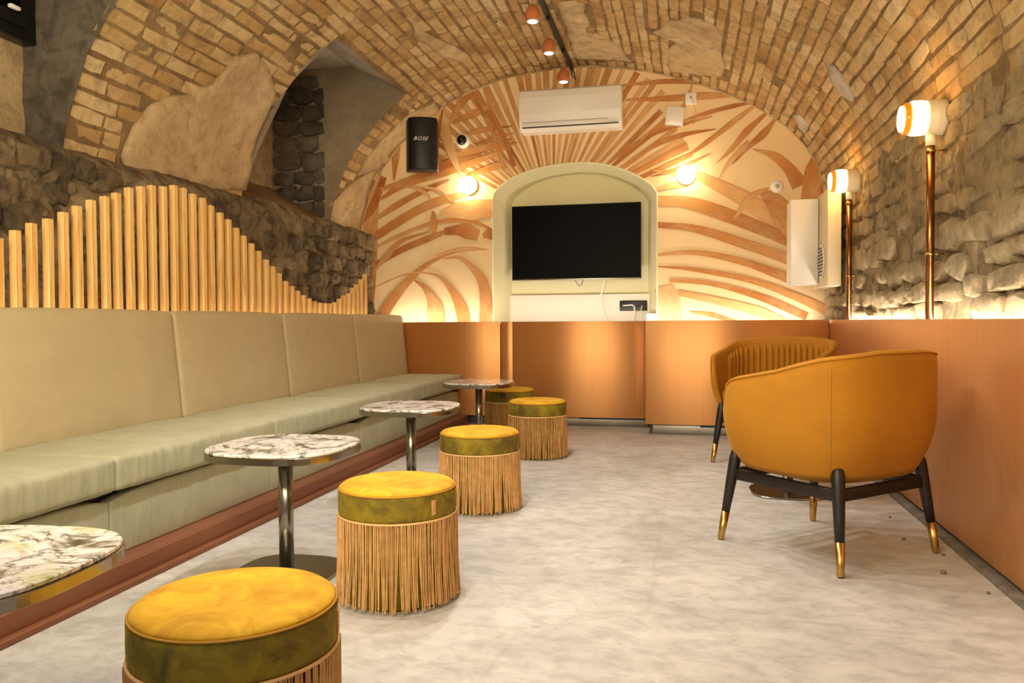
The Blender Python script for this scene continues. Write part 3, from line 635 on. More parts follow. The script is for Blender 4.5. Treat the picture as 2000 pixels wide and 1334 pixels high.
# ---- window-like recess in the left haunch (far one) and the near one
def quadgrid(name,a,b,c,d,mat,parent,nx=30,ny=30,amp=.01,fr=3,kind=None):
    a,b,c,d=[np.array(q,float) for q in (a,b,c,d)]; U,V=np.meshgrid(np.linspace(0,1,nx),np.linspace(0,1,ny),indexing='ij')
    P=(a*(1-U[...,None])+b*U[...,None])*(1-V[...,None])+(d*(1-U[...,None])+c*U[...,None])*V[...,None]
    n=np.cross(b-a,d-a); n/=np.linalg.norm(n)
    P=P+n*(amp*fbm(P[...,0]*fr,P[...,1]*fr,P[...,2]*fr,4))[...,None]
    return grid(name,P,mat,parent=parent,kind=kind)
for (ya,yb,xb,tag) in ((5.31,6.75,-3.78,'far'),(1.95,3.57,-3.46,'near')):
    pr=MT['grey_plaster']; zt=3.30 if tag=='far' else 3.25
    # back face, sloping sill, ceiling beam, jambs
    quadgrid('recess_back',(xb,ya-.1,1.6),(xb,yb+.1,1.6),(xb,yb+.1,zt+.1),(xb,ya-.1,zt+.1),MT['plaster'] if tag=='far' else MT['plaster'],wall_left,amp=.012)
    quadgrid('recess_sill',(-3.20,ya-.1,1.86),(-3.20,yb+.1,1.86),(xb-.02,yb+.1,2.22 if tag=='far' else 1.9),(xb-.02,ya-.1,2.22 if tag=='far' else 1.9),MT['mortar'],wall_left,amp=.02)
    quadgrid('recess_soffit',(-2.45,ya-.1,3.03),(-2.45,yb+.02,3.03),(-3.0,yb+.02,zt),(-3.0,ya-.1,zt),MT['beam'],wall_left,amp=.004)
    quadgrid('recess_soffit',(-3.0,ya-.1,zt),(-3.0,yb+.1,zt),(xb-.1,yb+.1,zt),(xb-.1,ya-.1,zt),MT['beam'],wall_left,amp=.01)
    # far jamb: everything outside the vault line
    def jamb(name,y,xlo,mat):
        _s=np.linspace(S_LUN,ST-.02,24); cut=[(float(q[0]),float(q[2])) for q in vpt(_s,y,.022)]
        poly=[(xlo,1.7)]+[(-3.0,zt),(xlo,zt)][::-1][:1]+[(-3.0,zt),(-2.44,3.03)]+cut
        poly=[(xlo,1.7),(xlo,zt),(-3.0,zt),(-2.44,3.035)]+cut[1:]+[(cut[-1][0],1.7)]
        pts=[Vector(p) for p in poly]; nb=len(pts); lst=list(poly)
        for x in np.arange(xlo,-2.4,.06):
            for z in np.arange(1.72,zt,.06):
                if inpoly(x,z,lst) and min((x-a)**2+(z-b)**2 for a,b in lst)>.025**2: pts.append(Vector((x,z)))
        vco,_,fc,_,_,_=geometry.delaunay_2d_cdt(pts,[],[list(range(nb))],1,1e-5)
        m=M(); m.add([(v[0],y-(.010 if y>4 else .05)*abs(float(fbm(v[0]*5,y,v[1]*5,4))),v[1]) for v in vco],[tuple(f) for f in fc],0,True)
        return m.build(name,mat,wall_left)
    jamb('recess_jamb',yb,xb-.05,MT['grey_plaster'] if tag=='far' else MT['dark_stone'])
    # stones on the outer strip of the jamb
    jl=[];z=1.75
    while z<zt-.08:
        h=random.uniform(.10,.17); x0_,x1_=(-3.76,-3.27) if tag=='far' else (-3.44,-3.20)
        x=x0_
        while x<x1_-.05:
            L=min(random.uniform(.14,.28),x1_-x); 
            ex=np.array([1.,0,random.gauss(0,.05)])*L*1.1; ey=np.array([0,0,1.])*h*1.12; ez=np.array([0,-1.,0])*random.uniform(.03,.06)
            if np.dot(np.cross(ex,ey),ez)<0: ey=-ey
            x+=L+.012
            if tag=='far': jl.append((np.array([x-.012-L/2,yb,z+h/2]),ex,ey,ez,random.randrange(12)))
        z+=h+.012
    JV=[piece('stone',MT['dark_stone'],'stone',500+k) for k in range(12)]
    if jl: place_pieces(jl,JV,wall_left,60,'stone','stone_field',MT['dark_stone'])
    # near jamb (unseen side) closes the pocket
    m=M(); m.prism([(xb-.05,1.7),(xb-.05,zt),(-3.0,zt),(-2.44,3.035),(-2.84,2.7),(-3.28,1.9),(-3.28,1.7)],ya-.02,ya-.001,axis='y'); m.build('recess_jamb',MT['grey_plaster'],wall_left)
# ---- back wall with arched niche
NO=[(-1.85,.6),(-1.85,2.10),(-1.84,2.19),(-1.80,2.245),(-1.73,2.30),(-1.60,2.37),(-1.42,2.425),(-1.22,2.455),(-1.02,2.465),(-.86,2.455),(-.71,2.425),(-.58,2.38),(-.47,2.33),(-.38,2.275),(-.31,2.22),(-.265,2.15),(-.26,2.10),(-.26,.6)]
NO=[tuple(map(float,q)) for q in np.vstack([NO[0],catmull(NO[1:-1],4),NO[-1]])]
NI=[]
cx_=-1.055
for x,z in NO: NI.append((-1.04+(x-cx_)*.862, z if z<1 else .6+(z-.6)*.972))
outer=[(-3.7,-.05),(1.6,-.05),(1.6,3.6),(-3.7,3.6)]
polys=[[Vector((a,b,0)) for a,b in outer],[Vector((a,b,0)) for a,b in NO]]
tri=geometry.tessellate_polygon(polys); allp=outer+NO
m=M(); m.add([(a,YB,b) for a,b in allp],[tuple(t) for t in tri]); wall_back=m.build('wall_back',MT['wall_paint'],kind='structure')
m=M(); n=len(NO); YN=YB+.30
m.add([(a,YB-.004,b) for a,b in NO]+[(a,YB+.012,b+0) for a,b in NO]+[(a,YN,b) for a,b in NI],[(l*n+i,l*n+i+1,(l+1)*n+i+1,(l+1)*n+i) for l in range(2) for i in range(n-1)],0,True)
m.build('niche_reveal',MT['niche_paint'],wall_back)
m=M(); m.add([(a,YN,b) for a,b in NI],[tuple(range(n))]); m.build('niche_back',MT['niche_paint'],wall_back)
# thin rounded corner bead round the niche
m=M(); m.tube([(a,YB-.002,b) for a,b in NO],.009,8); m.build('corner_bead',MT['niche_paint'],wall_back)
m=M(); m.box((-1.78,YN-.03,.6),(-.34,YN,1.215),.004); m.build('niche_step',MT['white_paint'],wall_back)
m=M(); m.box((-.36,YB+.02,.6),(-.262,YN-.03,1.02),.004); m.build('niche_step',MT['white_paint'],wall_back)
# ---- mural: printed leaves, clipped to the niche outline
LC=dict(a=('cf9352','dfae72','c07c40'),b=('bd7c42','d29a5c','a9642e'),c=('e0b278','e6be8a','d6a162'),d=('e0b888','e5c49a','dfb482'),e=('d3a068','e0b680','c48a50'))
ctr=(-1.05,1.5)
def clipped(poly):
    """poly of (x,z,u,v); returns pieces outside the convex niche"""
    out=[];cur=poly; N=NO+[NO[0]]
    for (ax,az),(bx,bz) in zip(N[:-1],N[1:]):
        if len(cur)<3: break
        ex,ez=bx-ax,bz-az; sgn=1 if (ex*(ctr[1]-az)-ez*(ctr[0]-ax))>0 else -1
        f=lambda p:sgn*(ex*(p[1]-az)-ez*(p[0]-ax))
        ins=[];outp=[]
        for i in range(len(cur)):
            p,q=cur[i],cur[(i+1)%len(cur)]; fp,fq=f(p),f(q)
            (ins if fp>=0 else outp).append(p)
            if fp*fq<0:
                t=fp/(fp-fq); r=tuple(p[k]+(q[k]-p[k])*t for k in range(4)); ins.append(r); outp.append(r)
        if len(outp)>2: out.append(outp)
        cur=ins
    return out
mv=[];mf=[];muv=[];mc=[];ov=M()
for li,(st,wd,pts) in enumerate(LEAVES):
    P=catmull(pts,10) if len(pts)>1 else None; n=len(P); wv=np.interp(np.linspace(0,1,n),np.linspace(0,1,len(wd)),wd)*(1+.06*np.sin(np.linspace(0,9,n)+li))
    T=np.gradient(P,axis=0); T/=np.linalg.norm(T,axis=1,keepdims=True)+1e-9; Nn=np.stack([-T[:,1],T[:,0]],1)
    A=P+Nn*wv[:,None]/2; B=P-Nn*wv[:,None]/2; y=YB-.0006-.00012*li
    c0,c1,c2=[lin(c) for c in LC[st]]; ac=0
    L=np.concatenate([[0],np.cumsum(np.linalg.norm(np.diff(P,axis=0),axis=1))])
    fl=li%2
    for i in range(n-1):
        quad=[(A[i][0],A[i][1],L[i]+li*3.7,.0),(A[i+1][0],A[i+1][1],L[i+1]+li*3.7,.0),(B[i+1][0],B[i+1][1],L[i+1]+li*3.7,wv[i+1]),(B[i][0],B[i][1],L[i]+li*3.7,wv[i])]
        for pc in clipped(quad):
            k=len(mv); mv+=[(p[0],y,p[1]) for p in pc]; mf.append(tuple(range(k,k+len(pc))))
            t=i/(n-1); t=1-t if fl else t
            col=[c2[j]*(1-t*2)+c0[j]*t*2 if t<.5 else c0[j]*(2-2*t)+c1[j]*(2*t-1) for j in range(3)]
            for p in pc: muv.append((p[2],p[3])); mc.append((*col,1))
    # drawn edge line on one side
    E_=A if li%3 else B
    for i in range(n-1):
        w=.0035; d=Nn[i]*w*(1 if li%3 else -1)
        q=[(E_[i][0],E_[i][1],0,0),(E_[i+1][0],E_[i+1][1],0,0),(E_[i+1][0]-d[0],E_[i+1][1]-d[1],0,0),(E_[i][0]-d[0],E_[i][1]-d[1],0,0)]
        for pc in clipped(q): ov.add([(p[0],y-.00005,p[1]) for p in pc],[tuple(range(len(pc)))])
me=bpy.data.meshes.new('mural_leaves'); me.from_pydata(mv,[],mf); uvl=me.uv_layers.new(name='UVMap'); uvl.data.foreach_set('uv',np.array(muv).ravel())
ca=me.color_attributes.new('leafcol','FLOAT_COLOR','CORNER'); ca.data.foreach_set('color',np.array(mc).ravel()); me.materials.append(MT['leaf'])
link('mural_leaves',me,wall_back); ov.build('mural_outlines',MT['ink'],wall_back)
# plaster lip along the arch where the vault meets the mural
m=M(); sp_=np.linspace(.15,ST-.15,90); m.tube([tuple(q) for q in vpt(sp_,YB-.006,.004)],[.010+.004*float(fbm(a*6,1,2,2)) for a in sp_],6); m.build('arch_lip',MT['plaster'],ceiling)
# ---- floor
gx=np.arange(-3.4,1.32,.08);gy=np.arange(-2.6,7.6,.08); GX,GY=np.meshgrid(gx,gy,indexing='ij')
dip=np.clip((GX-.75)/.5,0,1)*.006*fbm(GX*6,GY*6,1,3)
floor=grid('floor',np.stack([GX,GY,np.minimum(dip,0)],-1),MT['floor'],kind='structure')
m=M(); m.box((1.075,1.0,-.02),(1.2,6.6,.012),.004); m.build('screed_strip',MT['screed'],floor)
for k in range(9):
    y=1.5+random.random()*2.6; x=1.03-random.random()*.20; mm=M(); r=random.uniform(.006,.014)
    mm.lathe([(0,r*1.2),(r*.7,r),(r,r*.4),(r*.8,0),(0,0)],(x,y,0),7); mm.build('mortar_crumb',MT['screed'],floor)
# ================================================================== BANQUETTE
RX=root('banquette',(-2.4,4.2,0),'long sage green velvet banquette running along the rubble wall','bench')
JY=[0.21,1.34,2.47,3.60,4.735,5.87,6.992]
def softbox(a,b,bev,bulge,cuts=(6,14,4),wr=0,seed=0,taper=None):
    """cushion: bevelled box, refined, gently crowned and creased"""
    bm=bmesh.new(); nx,ny,nz=cuts; bmesh.ops.create_cube(bm,size=1)
    for v in bm.verts: v.co=Vector(((v.co.x+.5)*(b[0]-a[0])+a[0],(v.co.y+.5)*(b[1]-a[1])+a[1],(v.co.z+.5)*(b[2]-a[2])+a[2]))
    bmesh.ops.bevel(bm,geom=bm.edges[:],offset=bev,segments=4,profile=.6,affect='EDGES')
    for ax,n in ((0,nx),(1,ny),(2,nz)):
        for k in range(1,n):
            co=[0,0,0];co[ax]=a[ax]+bev+(b[ax]-a[ax]-2*bev)*k/n; no=[0,0,0];no[ax]=1
            bmesh.ops.bisect_plane(bm,geom=bm.verts[:]+bm.edges[:]+bm.faces[:],plane_co=co,plane_no=no)
    V=np.array([v.co for v in bm.verts]); c=(np.array(a)+np.array(b))/2; h=(np.array(b)-np.array(a))/2
    q=(V-c)/h
    for ax in range(3):
        o=[i for i in range(3) if i!=ax]
        f=np.clip(1-q[:,o[0]]**4,0,1)*np.clip(1-q[:,o[1]]**4,0,1)*np.sign(q[:,ax])*np.abs(q[:,ax])**3
        V[:,ax]+=f*bulge[ax]
    if wr: # creases fanning from the front edge
        fx=np.clip((q[:,0]+.2)/1.2,0,1)
        wv=fbm(V[:,1]*16+seed,V[:,0]*3+V[:,2]*4,seed+.5,3,.6)
        V[:,0]+=wr*wv*fx+.0038*np.clip(fbm(V[:,1]*42+seed,V[:,2]*5,seed,2),-.2,1)*(fx>.95); V[:,2]+=wr*.7*fbm(V[:,1]*9+V[:,0]*5,V[:,0]*8,seed+2.1,3)*np.where(q[:,2]>0,1,0)
    if taper: V=taper(V,q)
    for v,p in zip(bm.verts,V): v.co=Vector(p)
    return bm
for i in range(6):
    a,b=JY[i]+.002,JY[i+1]-.002
    m=M(); m.bm(softbox((-2.60,a,.335),(-2.03,b,.462),.022,(.008,.004,.014),(12,110,6),.006,seed=i*3.1),0,True); m.build('seat_cushion',MT['sage'],RX,world=True)
    def lean(V,q):
        V=V.copy(); V[:,0]-= (V[:,2]-.44)*.10; return V
    m=M(); m.bm(softbox((-2.625,a+.003,.45),(-2.545,b-.003,1.012),.028,(.016,.004,.008),(3,16,10),.0,seed=i,taper=lean),0,True); m.build('back_cushion',MT['sage_warm_lit'],RX,world=True)
    def scoop(V,q):
        V=V.copy(); V[:,2]-=np.where(q[:,2]>.5,.030*np.abs(q[:,1])**5-.005,0)*1.0; return V
    m=M(); m.bm(softbox((-2.12,a+.001,.09),(-2.062,b-.001,.318),.012,(.006,.002,0),(2,20,4),.0,seed=i,taper=scoop),0,True); m.build('front_panel',MT['sage'],RX,world=True)
m=M(); m.box((-2.58,.2,.10),(-2.125,6.998,.325),.003); m.build('bench_carcass',MT['dark_wood'],RX,world=True)
m=M(); m.box((-2.62,.2,.0),(-1.985,6.998,.092),.004); m.build('plinth',MT['copper_plinth'],RX,world=True)
m=M(); m.box((-1.984,.2,.0),(-1.945,6.995,.022),.003); m.box((-2.0,.2,.0),(-1.972,6.995,.088),.003); m.build('plinth_lip',MT['copper_plinth'],RX,world=True)
# ledge behind the backrest
m=M(); m.box((-3.2,Y0,0),(-2.745,6.98,.87),.003); m.build('trim_1',MT['dark_wood'],kind='structure')
# ---- pine slat screen
RS=root('slat_screen',(-2.72,4.5,.9),'screen of upright pine slats with wavy top behind the banquette','screen')
SLZ=[1.18,1.22,1.26,1.30,1.34,1.38,1.41,1.45,1.49,1.53,1.56,1.59,1.63,1.65,1.67,1.68,1.70,1.70,1.68,1.67,1.64,1.61,1.58,1.54,1.50,1.46,1.42,1.37,1.33,1.29,1.24,1.21,1.18,1.15,1.13,1.11,1.10,1.10,1.10,1.11,1.14,1.17,1.19,1.24,1.27,1.32,1.37]
for i,z in enumerate(SLZ):
    y=2.74+(i-4)*.0865+ (0.0 if i else 0)
    bm=bmesh.new(); m=M(); m.box((-.0165,-.0165,0),(.0165,.0165,z-.9),.002,seg=1)
    ob=m.build('slat',MT['pine'],RS); ob.location=(0.002*math.sin(i*2.1),y-4.5,0); ob.rotation_euler=(random.uniform(-.004,.004),random.uniform(-.003,.003),random.uniform(-.05,.05))
m=M(); m.box((-2.738,2.2,.872),(-2.702,6.5,.899),.002); m.build('bottom_rail',MT['pine'],RS,world=True)
def led(name,a,b,label):
    o=root(name,((a[0]+b[0])/2,(a[1]+b[1])/2,a[2]),label,'light strip'); m=M(); m.box(a,b,.001,seg=1); m.build('diffuser',MT['led'],o,world=True)
    m=M(); m.box((a[0]-.003,a[1]-.003,a[2]-.006),(b[0]+.003,b[1]+.003,a[2]-.0005),.001,seg=1); m.build('channel',MT['steel'],o,world=True)
led('light_strip',(-2.694,.4,.915),(-2.688,6.95,.921),'white light strip hidden at the foot of the pine slats')
led('light_strip',(-2.9,7.37,.941),(1.1,7.385,.947),'white light strip along the ledge under the leaf mural')
led('light_strip',(1.175,.6,.941),(1.19,6.58,.947),'white light strip along the ledge under the right stone wall')
# ================================================================== COPPER PANELLING
R1=root('copper_panelling',(-1.3,7.0,0),'copper panelled low front left of the step, below the television','panelling')
m=M(); m.box((-2.62,7.0,.082),(-1.662,7.03,.948),.002); m.build('panel',MT['copper'],R1,world=True)
m=M(); m.box((-1.656,7.0,.082),(-1.545,7.03,.948),.002); m.build('panel',MT['copper'],R1,world=True)
m=M(); m.box((-1.543,7.0,.082),(-.335,7.03,.948),.002); m.build('panel',MT['copper'],R1,world=True)
m=M(); m.box((-3.0,7.032,.905),(-.328,7.498,.932),.002); m.build('ledge',MT['white_paint'],R1,world=True)
m=M(); m.box((-2.02,7.10,.0),(-.33,7.12,.085),.002); m.build('kick_plate',MT['steel_kick'],R1,world=True)
m=M(); m.box((-.95,7.094,.058),(-.34,7.0995,.082),.0005); m.build('film_strip',MT['blue_film'],R1,world=True,label='blue protective film left on the kick plate'); m=M(); m.box((-2.0,7.094,.056),(-1.75,7.0995,.082),.0005); m.build('film_strip',MT['blue_film'],R1,world=True,label='blue protective film left on the kick plate')
R2=root('copper_panelling',(.4,6.6,0),'copper panelled low front standing forward, right of the television','panelling')
m=M(); m.box((-.326,6.6,.088),(1.108,6.63,.95),.002); m.build('panel',MT['copper'],R2,world=True)
m=M(); m.box((-.326,6.632,.088),(-.300,7.1,.95),.002); m.build('side_panel',MT['copper'],R2,world=True)
m=M(); m.box((-.298,6.632,.905),(1.108,7.498,.932),.002); m.build('ledge',MT['white_paint'],R2,world=True)
m=M(); m.box((-.27,6.68,.0),(1.108,6.70,.088),.002); m.box((-.27,6.7,.0),(-.25,7.09,.06),.002); m.build('kick_plate',MT['steel_kick'],R2,world=True)
m=M(); m.box((.12,6.673,.060),(1.1,6.679,.086),.0005); m.build('film_strip',MT['blue_film'],R2,world=True,label='blue protective film left on the kick plate')
R3=root('copper_panelling',(1.12,3.5,0),'long copper panelling along the right-hand stone wall','panelling')
m=M(); m.box((1.112,.5,.03),(1.142,6.598,.95),.002); m.build('panel',MT['copper'],R3,world=True)
m=M(); m.box((1.144,.5,.905),(1.30,6.6,.932),.002); m.build('ledge',MT['white_paint'],R3,world=True)
m=M(); m.box((1.14,.5,.0),(1.16,6.6,.9),.002); m.build('backing_board',MT['screed'],R3,world=True)
# ================================================================== STOOLS
def make_stool(label,tag):
    r=root('fringed_stool',(0,0,0),label,'stool',group='mustard velvet stools with tan fringe')
    R=.200
    m=M(); m.lathe([(0,.0),(R-.03,.0),(R-.016,.012),(R-.014,.30),(0,.30)],n=48); m.build('drum',MT['shaded_olive_velvet'],r)
    m=M(); m.lathe([(R-.014,.292),(R,.296),(R+.003,.305),(R+.0035,.335),(R+.003,.372),(R-.001,.381)],n=72); m.build('cushion_band',MT['shaded_olive_velvet'],r)
    # dished, creased top
    prof=[(R-.001,.381),(R-.004,.389),(R-.013,.396),(R-.03,.400),(R-.06,.402),(R-.10,.400),(R-.15,.397),(.02,.396)]
    m=M(); m.lathe(prof+[(.0005,.396)],n=96); V=np.array(m.v); rr=np.hypot(V[:,0],V[:,1]); k=np.clip((R-.02-rr)/.06,0,1)
    V[:,2]+=k*(.0045*fbm(V[:,0]*14,V[:,1]*22,1.1,4)+.003*np.sin(V[:,1]*70+6*fbm(V[:,0]*9,V[:,1]*9,4.,2))*np.exp(-(rr/.09)**2)); m.v=[tuple(q) for q in V]
    m.build('cushion_top',MT['velvet'],r)
    m=M(); m.tube([( (R+.0005)*math.cos(a),(R+.0005)*math.sin(a),.3815) for a in np.linspace(0,2*math.pi,73)],.0026,6,cap=False); m.build('top_seam',MT['seam'],r)
    m=M(); m.tube([( (R+.003)*math.cos(a),(R+.003)*math.sin(a),.2935) for a in np.linspace(0,2*math.pi,73)],.0042,6,cap=False); m.build('trim_cord',MT['cord'],r)
    m=M(); rg=random.Random(5)
    clump=[(rg.uniform(0,2*math.pi),rg.gauss(0,.05)) for _ in range(70)]
    for k in range(340):
        a=2*math.pi*k/340+rg.uniform(-.006,.006); da=0;pts=[]; out=rg.uniform(.000,.006); zl=rg.uniform(.004,.022); ph=rg.uniform(0,6); nc=min(clump,key=lambda q:abs((a-q[0]+math.pi)%(2*math.pi)-math.pi)); lean=rg.gauss(0,.010)-.38*((a-nc[0]+math.pi)%(2*math.pi)-math.pi); fl=rg.uniform(.2,1)
        for j in range(7):
            t=j/6; z=.292-(.292-zl)*t; rad=R+.001+out*(1-t*.3)+.010*t*t+.0015*math.sin(ph+t*7*fl); aa=a+lean*t*t+.006*math.sin(ph*2+t*5)*t
            pts.append((rad*math.cos(aa),rad*math.sin(aa),z))
        m.tube(pts,.0016,3,cap=False,smooth=False)
    fr=m.build('fringe',MT['thread'],r); fr['kind']='stuff'
    if tag is not None:
        a=tag; m=M(); m.box((R+.003,-.0085,.313),(R+.0065,.0085,.362),.0015); m.xf(Matrix.Rotation(a,4,'Z')); m.build('tag',MT['tag'],r)
    return r
# tag angles are measured in each stool's own turn
st=make_stool('nearest fringed mustard stool, cut by the bottom edge, beside the closest marble table',math.radians(-18)); 
g_='mustard velvet stools with tan fringe'
st.location=(-.893,1.42,0); st.rotation_euler=(0,0,math.radians(35))
dup(st,(-.98,2.565,0),math.radians(-16),'second fringed stool from the front, copper tag showing, beside the second marble table',g_)
dup(st,(-1.03,3.87,0),math.radians(120),'third fringed mustard stool, standing alone in the middle of the row',g_)
dup(st,(-1.02,5.42,0),math.radians(150),'fourth fringed stool, overlapping the farthest stool behind it',g_)
dup(st,(-1.42,6.31,0),math.radians(170),'farthest fringed stool, under the edge of the farthest marble table',g_)
# ================================================================== MARBLE TABLES
def squircle(a,n=64,p=3.0):
    out=[]
    for k in range(n):
        t=2*math.pi*k/n; c,s=math.cos(t),math.sin(t); q=(abs(c)**p+abs(s)**p)**(-1/p)*a; out.append((c*q,s*q))
    return out
def slab(m,a,z0,z1,bev,p=2.9,n=72):
    pr=[(a-bev,z0),(a,z0+bev),(a,z1-bev),(a-bev,z1)]
    m.lathe([(r,z) for r,z in pr],n=n,sq=p,smooth=False); return m
def make_table(label):
    r=root('marble_side_table',(0,0,0),label,'table',group='low marble tables along the banquette')
    m=M(); slab(m,.262,.455,.480,.0015); m.build('metal_rim',MT['table_rim'],r)
    m=M(); slab(m,.258,.4803,.4915,.0025); m.build('marble_top',MT['marble'],r)
    m=M(); m.lathe([(.06,.445),(.06,.4545)],n=24); m.build('mounting_plate',MT['steel'],r)
    m=M(); m.lathe([(.0275,.012),(.0275,.4445)],n=32); m.build('pole',MT['steel'],r)
    m=M(); slab(m,.20,.0,.010,.003,3.2); m.build('base_plate',MT['steel'],r)
    return r
tb=make_table('nearest marble table, cut by the left edge, with a greenish vein'); tb.location=(-1.385,1.25,0); tb.rotation_euler=(0,0,math.radians(4))
g_='low marble tables along the banquette'
dup(tb,(-1.48,2.70,0),math.radians(90),'marble table with grey breccia veins, behind the nearest stool',g_)
dup(tb,(-1.48,4.09,0),math.radians(182),'marble table in the middle of the banquette, between second and third stools',g_)
dup(tb,(-1.55,5.81,0),math.radians(268),'farthest marble table, by the copper panelling at the end of the banquette',g_)
t5=dup(tb,(.55,4.52,0),math.radians(2),'marble table between the two ochre armchairs, only its base showing',g_)
next(o for o in tb.children if o.name.startswith('marble_top')).material_slots[0].link='OBJECT'
next(o for o in tb.children if o.name.startswith('marble_top')).material_slots[0].material=MT['marble_green']
# ================================================================== ARMCHAIRS
def make_chair(label):
    r=root('velvet_armchair',(0,0,0),label,'armchair',group='ochre velvet tub armchairs')
    # local +y faces forward
    HW,HD,TK=.375,.360,.045
    tm=math.radians(128); NU=56; 
    def plan(t,k=1.0,off=0.):
        # t: angle from the back (-y)
        c,s=-math.cos(t),math.sin(t); p=3.3; q=(abs(c)**p+abs(s)**p)**(-1/p)
        x,y=s*q*HW,c*q*HD*1.0
        if y>.12: y=.12+(y-.12)*1.0
        L=math.hypot(x,y); 
        return x*k*(1-off/L),y*k*(1-off/L)
    def ztop(t):
        a=abs(t)/tm; base=.815-.045*np.clip((a-.18)/.45,0,1)-.085*np.clip((a-.40)/.6,0,1)**1.1
        e=np.clip((a-.90)/.10,0,1); return base-.09*(1-math.sqrt(max(0,1-e**2.2)))
    def zbot(t):
        a=abs(t)/tm; return .335+.06*np.clip((a-.93)/.07,0,1)**2
    def kz(z):
        # shell tapers in towards the base
        t=np.clip((z-.30)/.32,0,1); return .74+.26*(1-(1-t)**2.4)
    NV=16; us=np.linspace(-tm,tm,NU); vs=[];idx={}
    outer=[];inner=[]
    for i,t in enumerate(us):
        zt,zb=ztop(t),zbot(t); co=[];ci=[]
        for j in range(NV+1):
            z=zb+(zt-zb)*j/NV; k=kz(z); x,y=plan(t,k); co.append((x,y,z))
        for j in range(NV+1):
            z=max(zb,.40)+(zt-max(zb,.40))*j/NV; k=kz(z); x,y=plan(t,k,TK*(1 if j<NV-1 else .9))
            ci.append((x,y,z))
        outer.append(co);inner.append(ci)
    V=[];Fc=[]
    def ringify(row): # cross-section loop: outer up, rounded top, inner down
        o,i_=row; top=[]; a=np.array(o[-1]);b=np.array(i_[-1]); mid=(a+b)/2
        return [np.array(q) for q in o[:-1]]+[a*.88+b*.12+np.array([0,0,.006])*1.0, a*.70+b*.30+np.array([0,0,.016]),mid+np.array([0,0,.019]),a*.3+b*.7+np.array([0,0,.016]),a*.12+b*.88+np.array([0,0,.006])]+[np.array(q) for q in i_[:-1][::-1]]
    rings=[ringify((outer[i],inner[i])) for i in range(NU)]
    n=len(rings[0]); m=M(); m.add([q for rg in rings for q in rg],[(i*n+j,i*n+j+1,(i+1)*n+j+1,(i+1)*n+j) for i in range(NU-1) for j in range(n-1)]+[(i*n+n-1,i*n,(i+1)*n,(i+1)*n+n-1) for i in range(NU-1)],0,True)
    # rounded arm fronts
    for i,sg in ((0,-1),(NU-1,1)):
        rg=np.array(rings[i]); c=rg.mean(0); dirv=np.array(rings[i][n//4])-np.array(rings[i+(1 if i==0 else -1)][n//4]); dirv/=np.linalg.norm(dirv)
        prev=i*n; base=None
        for q,(sc,pu) in enumerate(((.93,.012),(.74,.020),(.40,.023))):
            new=[]
            half=NV+2
            for j in range(n):
                # pinch across the thickness only
                jj=n-1-j; a=rg[j]; b=rg[jj] if 0<=jj<n else rg[j]; md=(a+b)/2; new.append(md+(a-md)*sc+dirv*pu)
            k=len(m.v); m.add(new,[]); 
            for j in range(n): 
                j2=(j+1)%n; f=(prev+j,prev+j2,k+j2,k+j); m.f.append(f); m.mi.append(0); m.sm.append(True)
            prev=k
        m.f.append(tuple(prev+j for j in range(n))); m.mi.append(0); m.sm.append(True)
    m.build('shell',MT['chair_velvet'],r)
    # welt running round the upper rim, outer side
    pts=[np.array(rings[i][NV])+np.array([0,0,.002]) for i in range(NU)]
    c0=[(p[0]*1.004,p[1]*1.004,p[2]) for p in pts]
    m=M(); m.tube(c0,.0042,6); m.build('piping',MT['chair_velvet'],r)
    # stitched vertical seams on the outside of the shell
    for t in (-.83,.83):
        i=int(np.argmin(abs(us-t))); m=M(); m.tube([(p[0]*1.002,p[1]*1.002,p[2]) for p in rings[i][:NV]],.0022,5); m.build('seam',MT['seam'],r)
    # channel tufting inside the back
    for k,t in enumerate(np.linspace(-1.42,1.42,25)):
        pts=[];rad=[]
        for z in np.linspace(.47,ztop(t)-.035,9):
            x,y=plan(t+(0),kz(z),TK+.004); pts.append((x,y,z)); rad.append(.0145*min(1,(ztop(t)-.028-z)/.05+.25))
        m=M(); m.tube(pts,rad,8); m.build('channel',MT['chair_velvet'],r)
    # rounded under-shell and seat
    def disc(m,prof,fwd):
        NN=56; vs=[];fs=[]
        for k,z in prof:
            for q in range(NN):
                t=2*math.pi*q/NN; x,y=plan(t,k); y=min(y,fwd*k) if y>0 else y; vs.append((x,y,z))
        for j in range(len(prof)-1):
            for q in range(NN): fs.append((j*NN+q,j*NN+(q+1)%NN,(j+1)*NN+(q+1)%NN,(j+1)*NN+q))
        fs.append(tuple(range(NN))[::-1]); fs.append(tuple((len(prof)-1)*NN+q for q in range(NN))); m.add(vs,fs,0,True)
    m=M(); disc(m,[(.50,.312),(.64,.318),(.72,.332),(.765,.352),(.79,.375),(.79,.40)],.31); m.build('seat_base',MT['chair_velvet'],r)
    m=M(); disc(m,[(.70,.402),(.795,.41),(.81,.43),(.81,.455),(.79,.472),(.70,.482),(.45,.487),(.1,.489)],.335); m.build('seat_cushion',MT['chair_velvet'],r)
    # legs: run up outside the shell, brass tips
    FX=.30
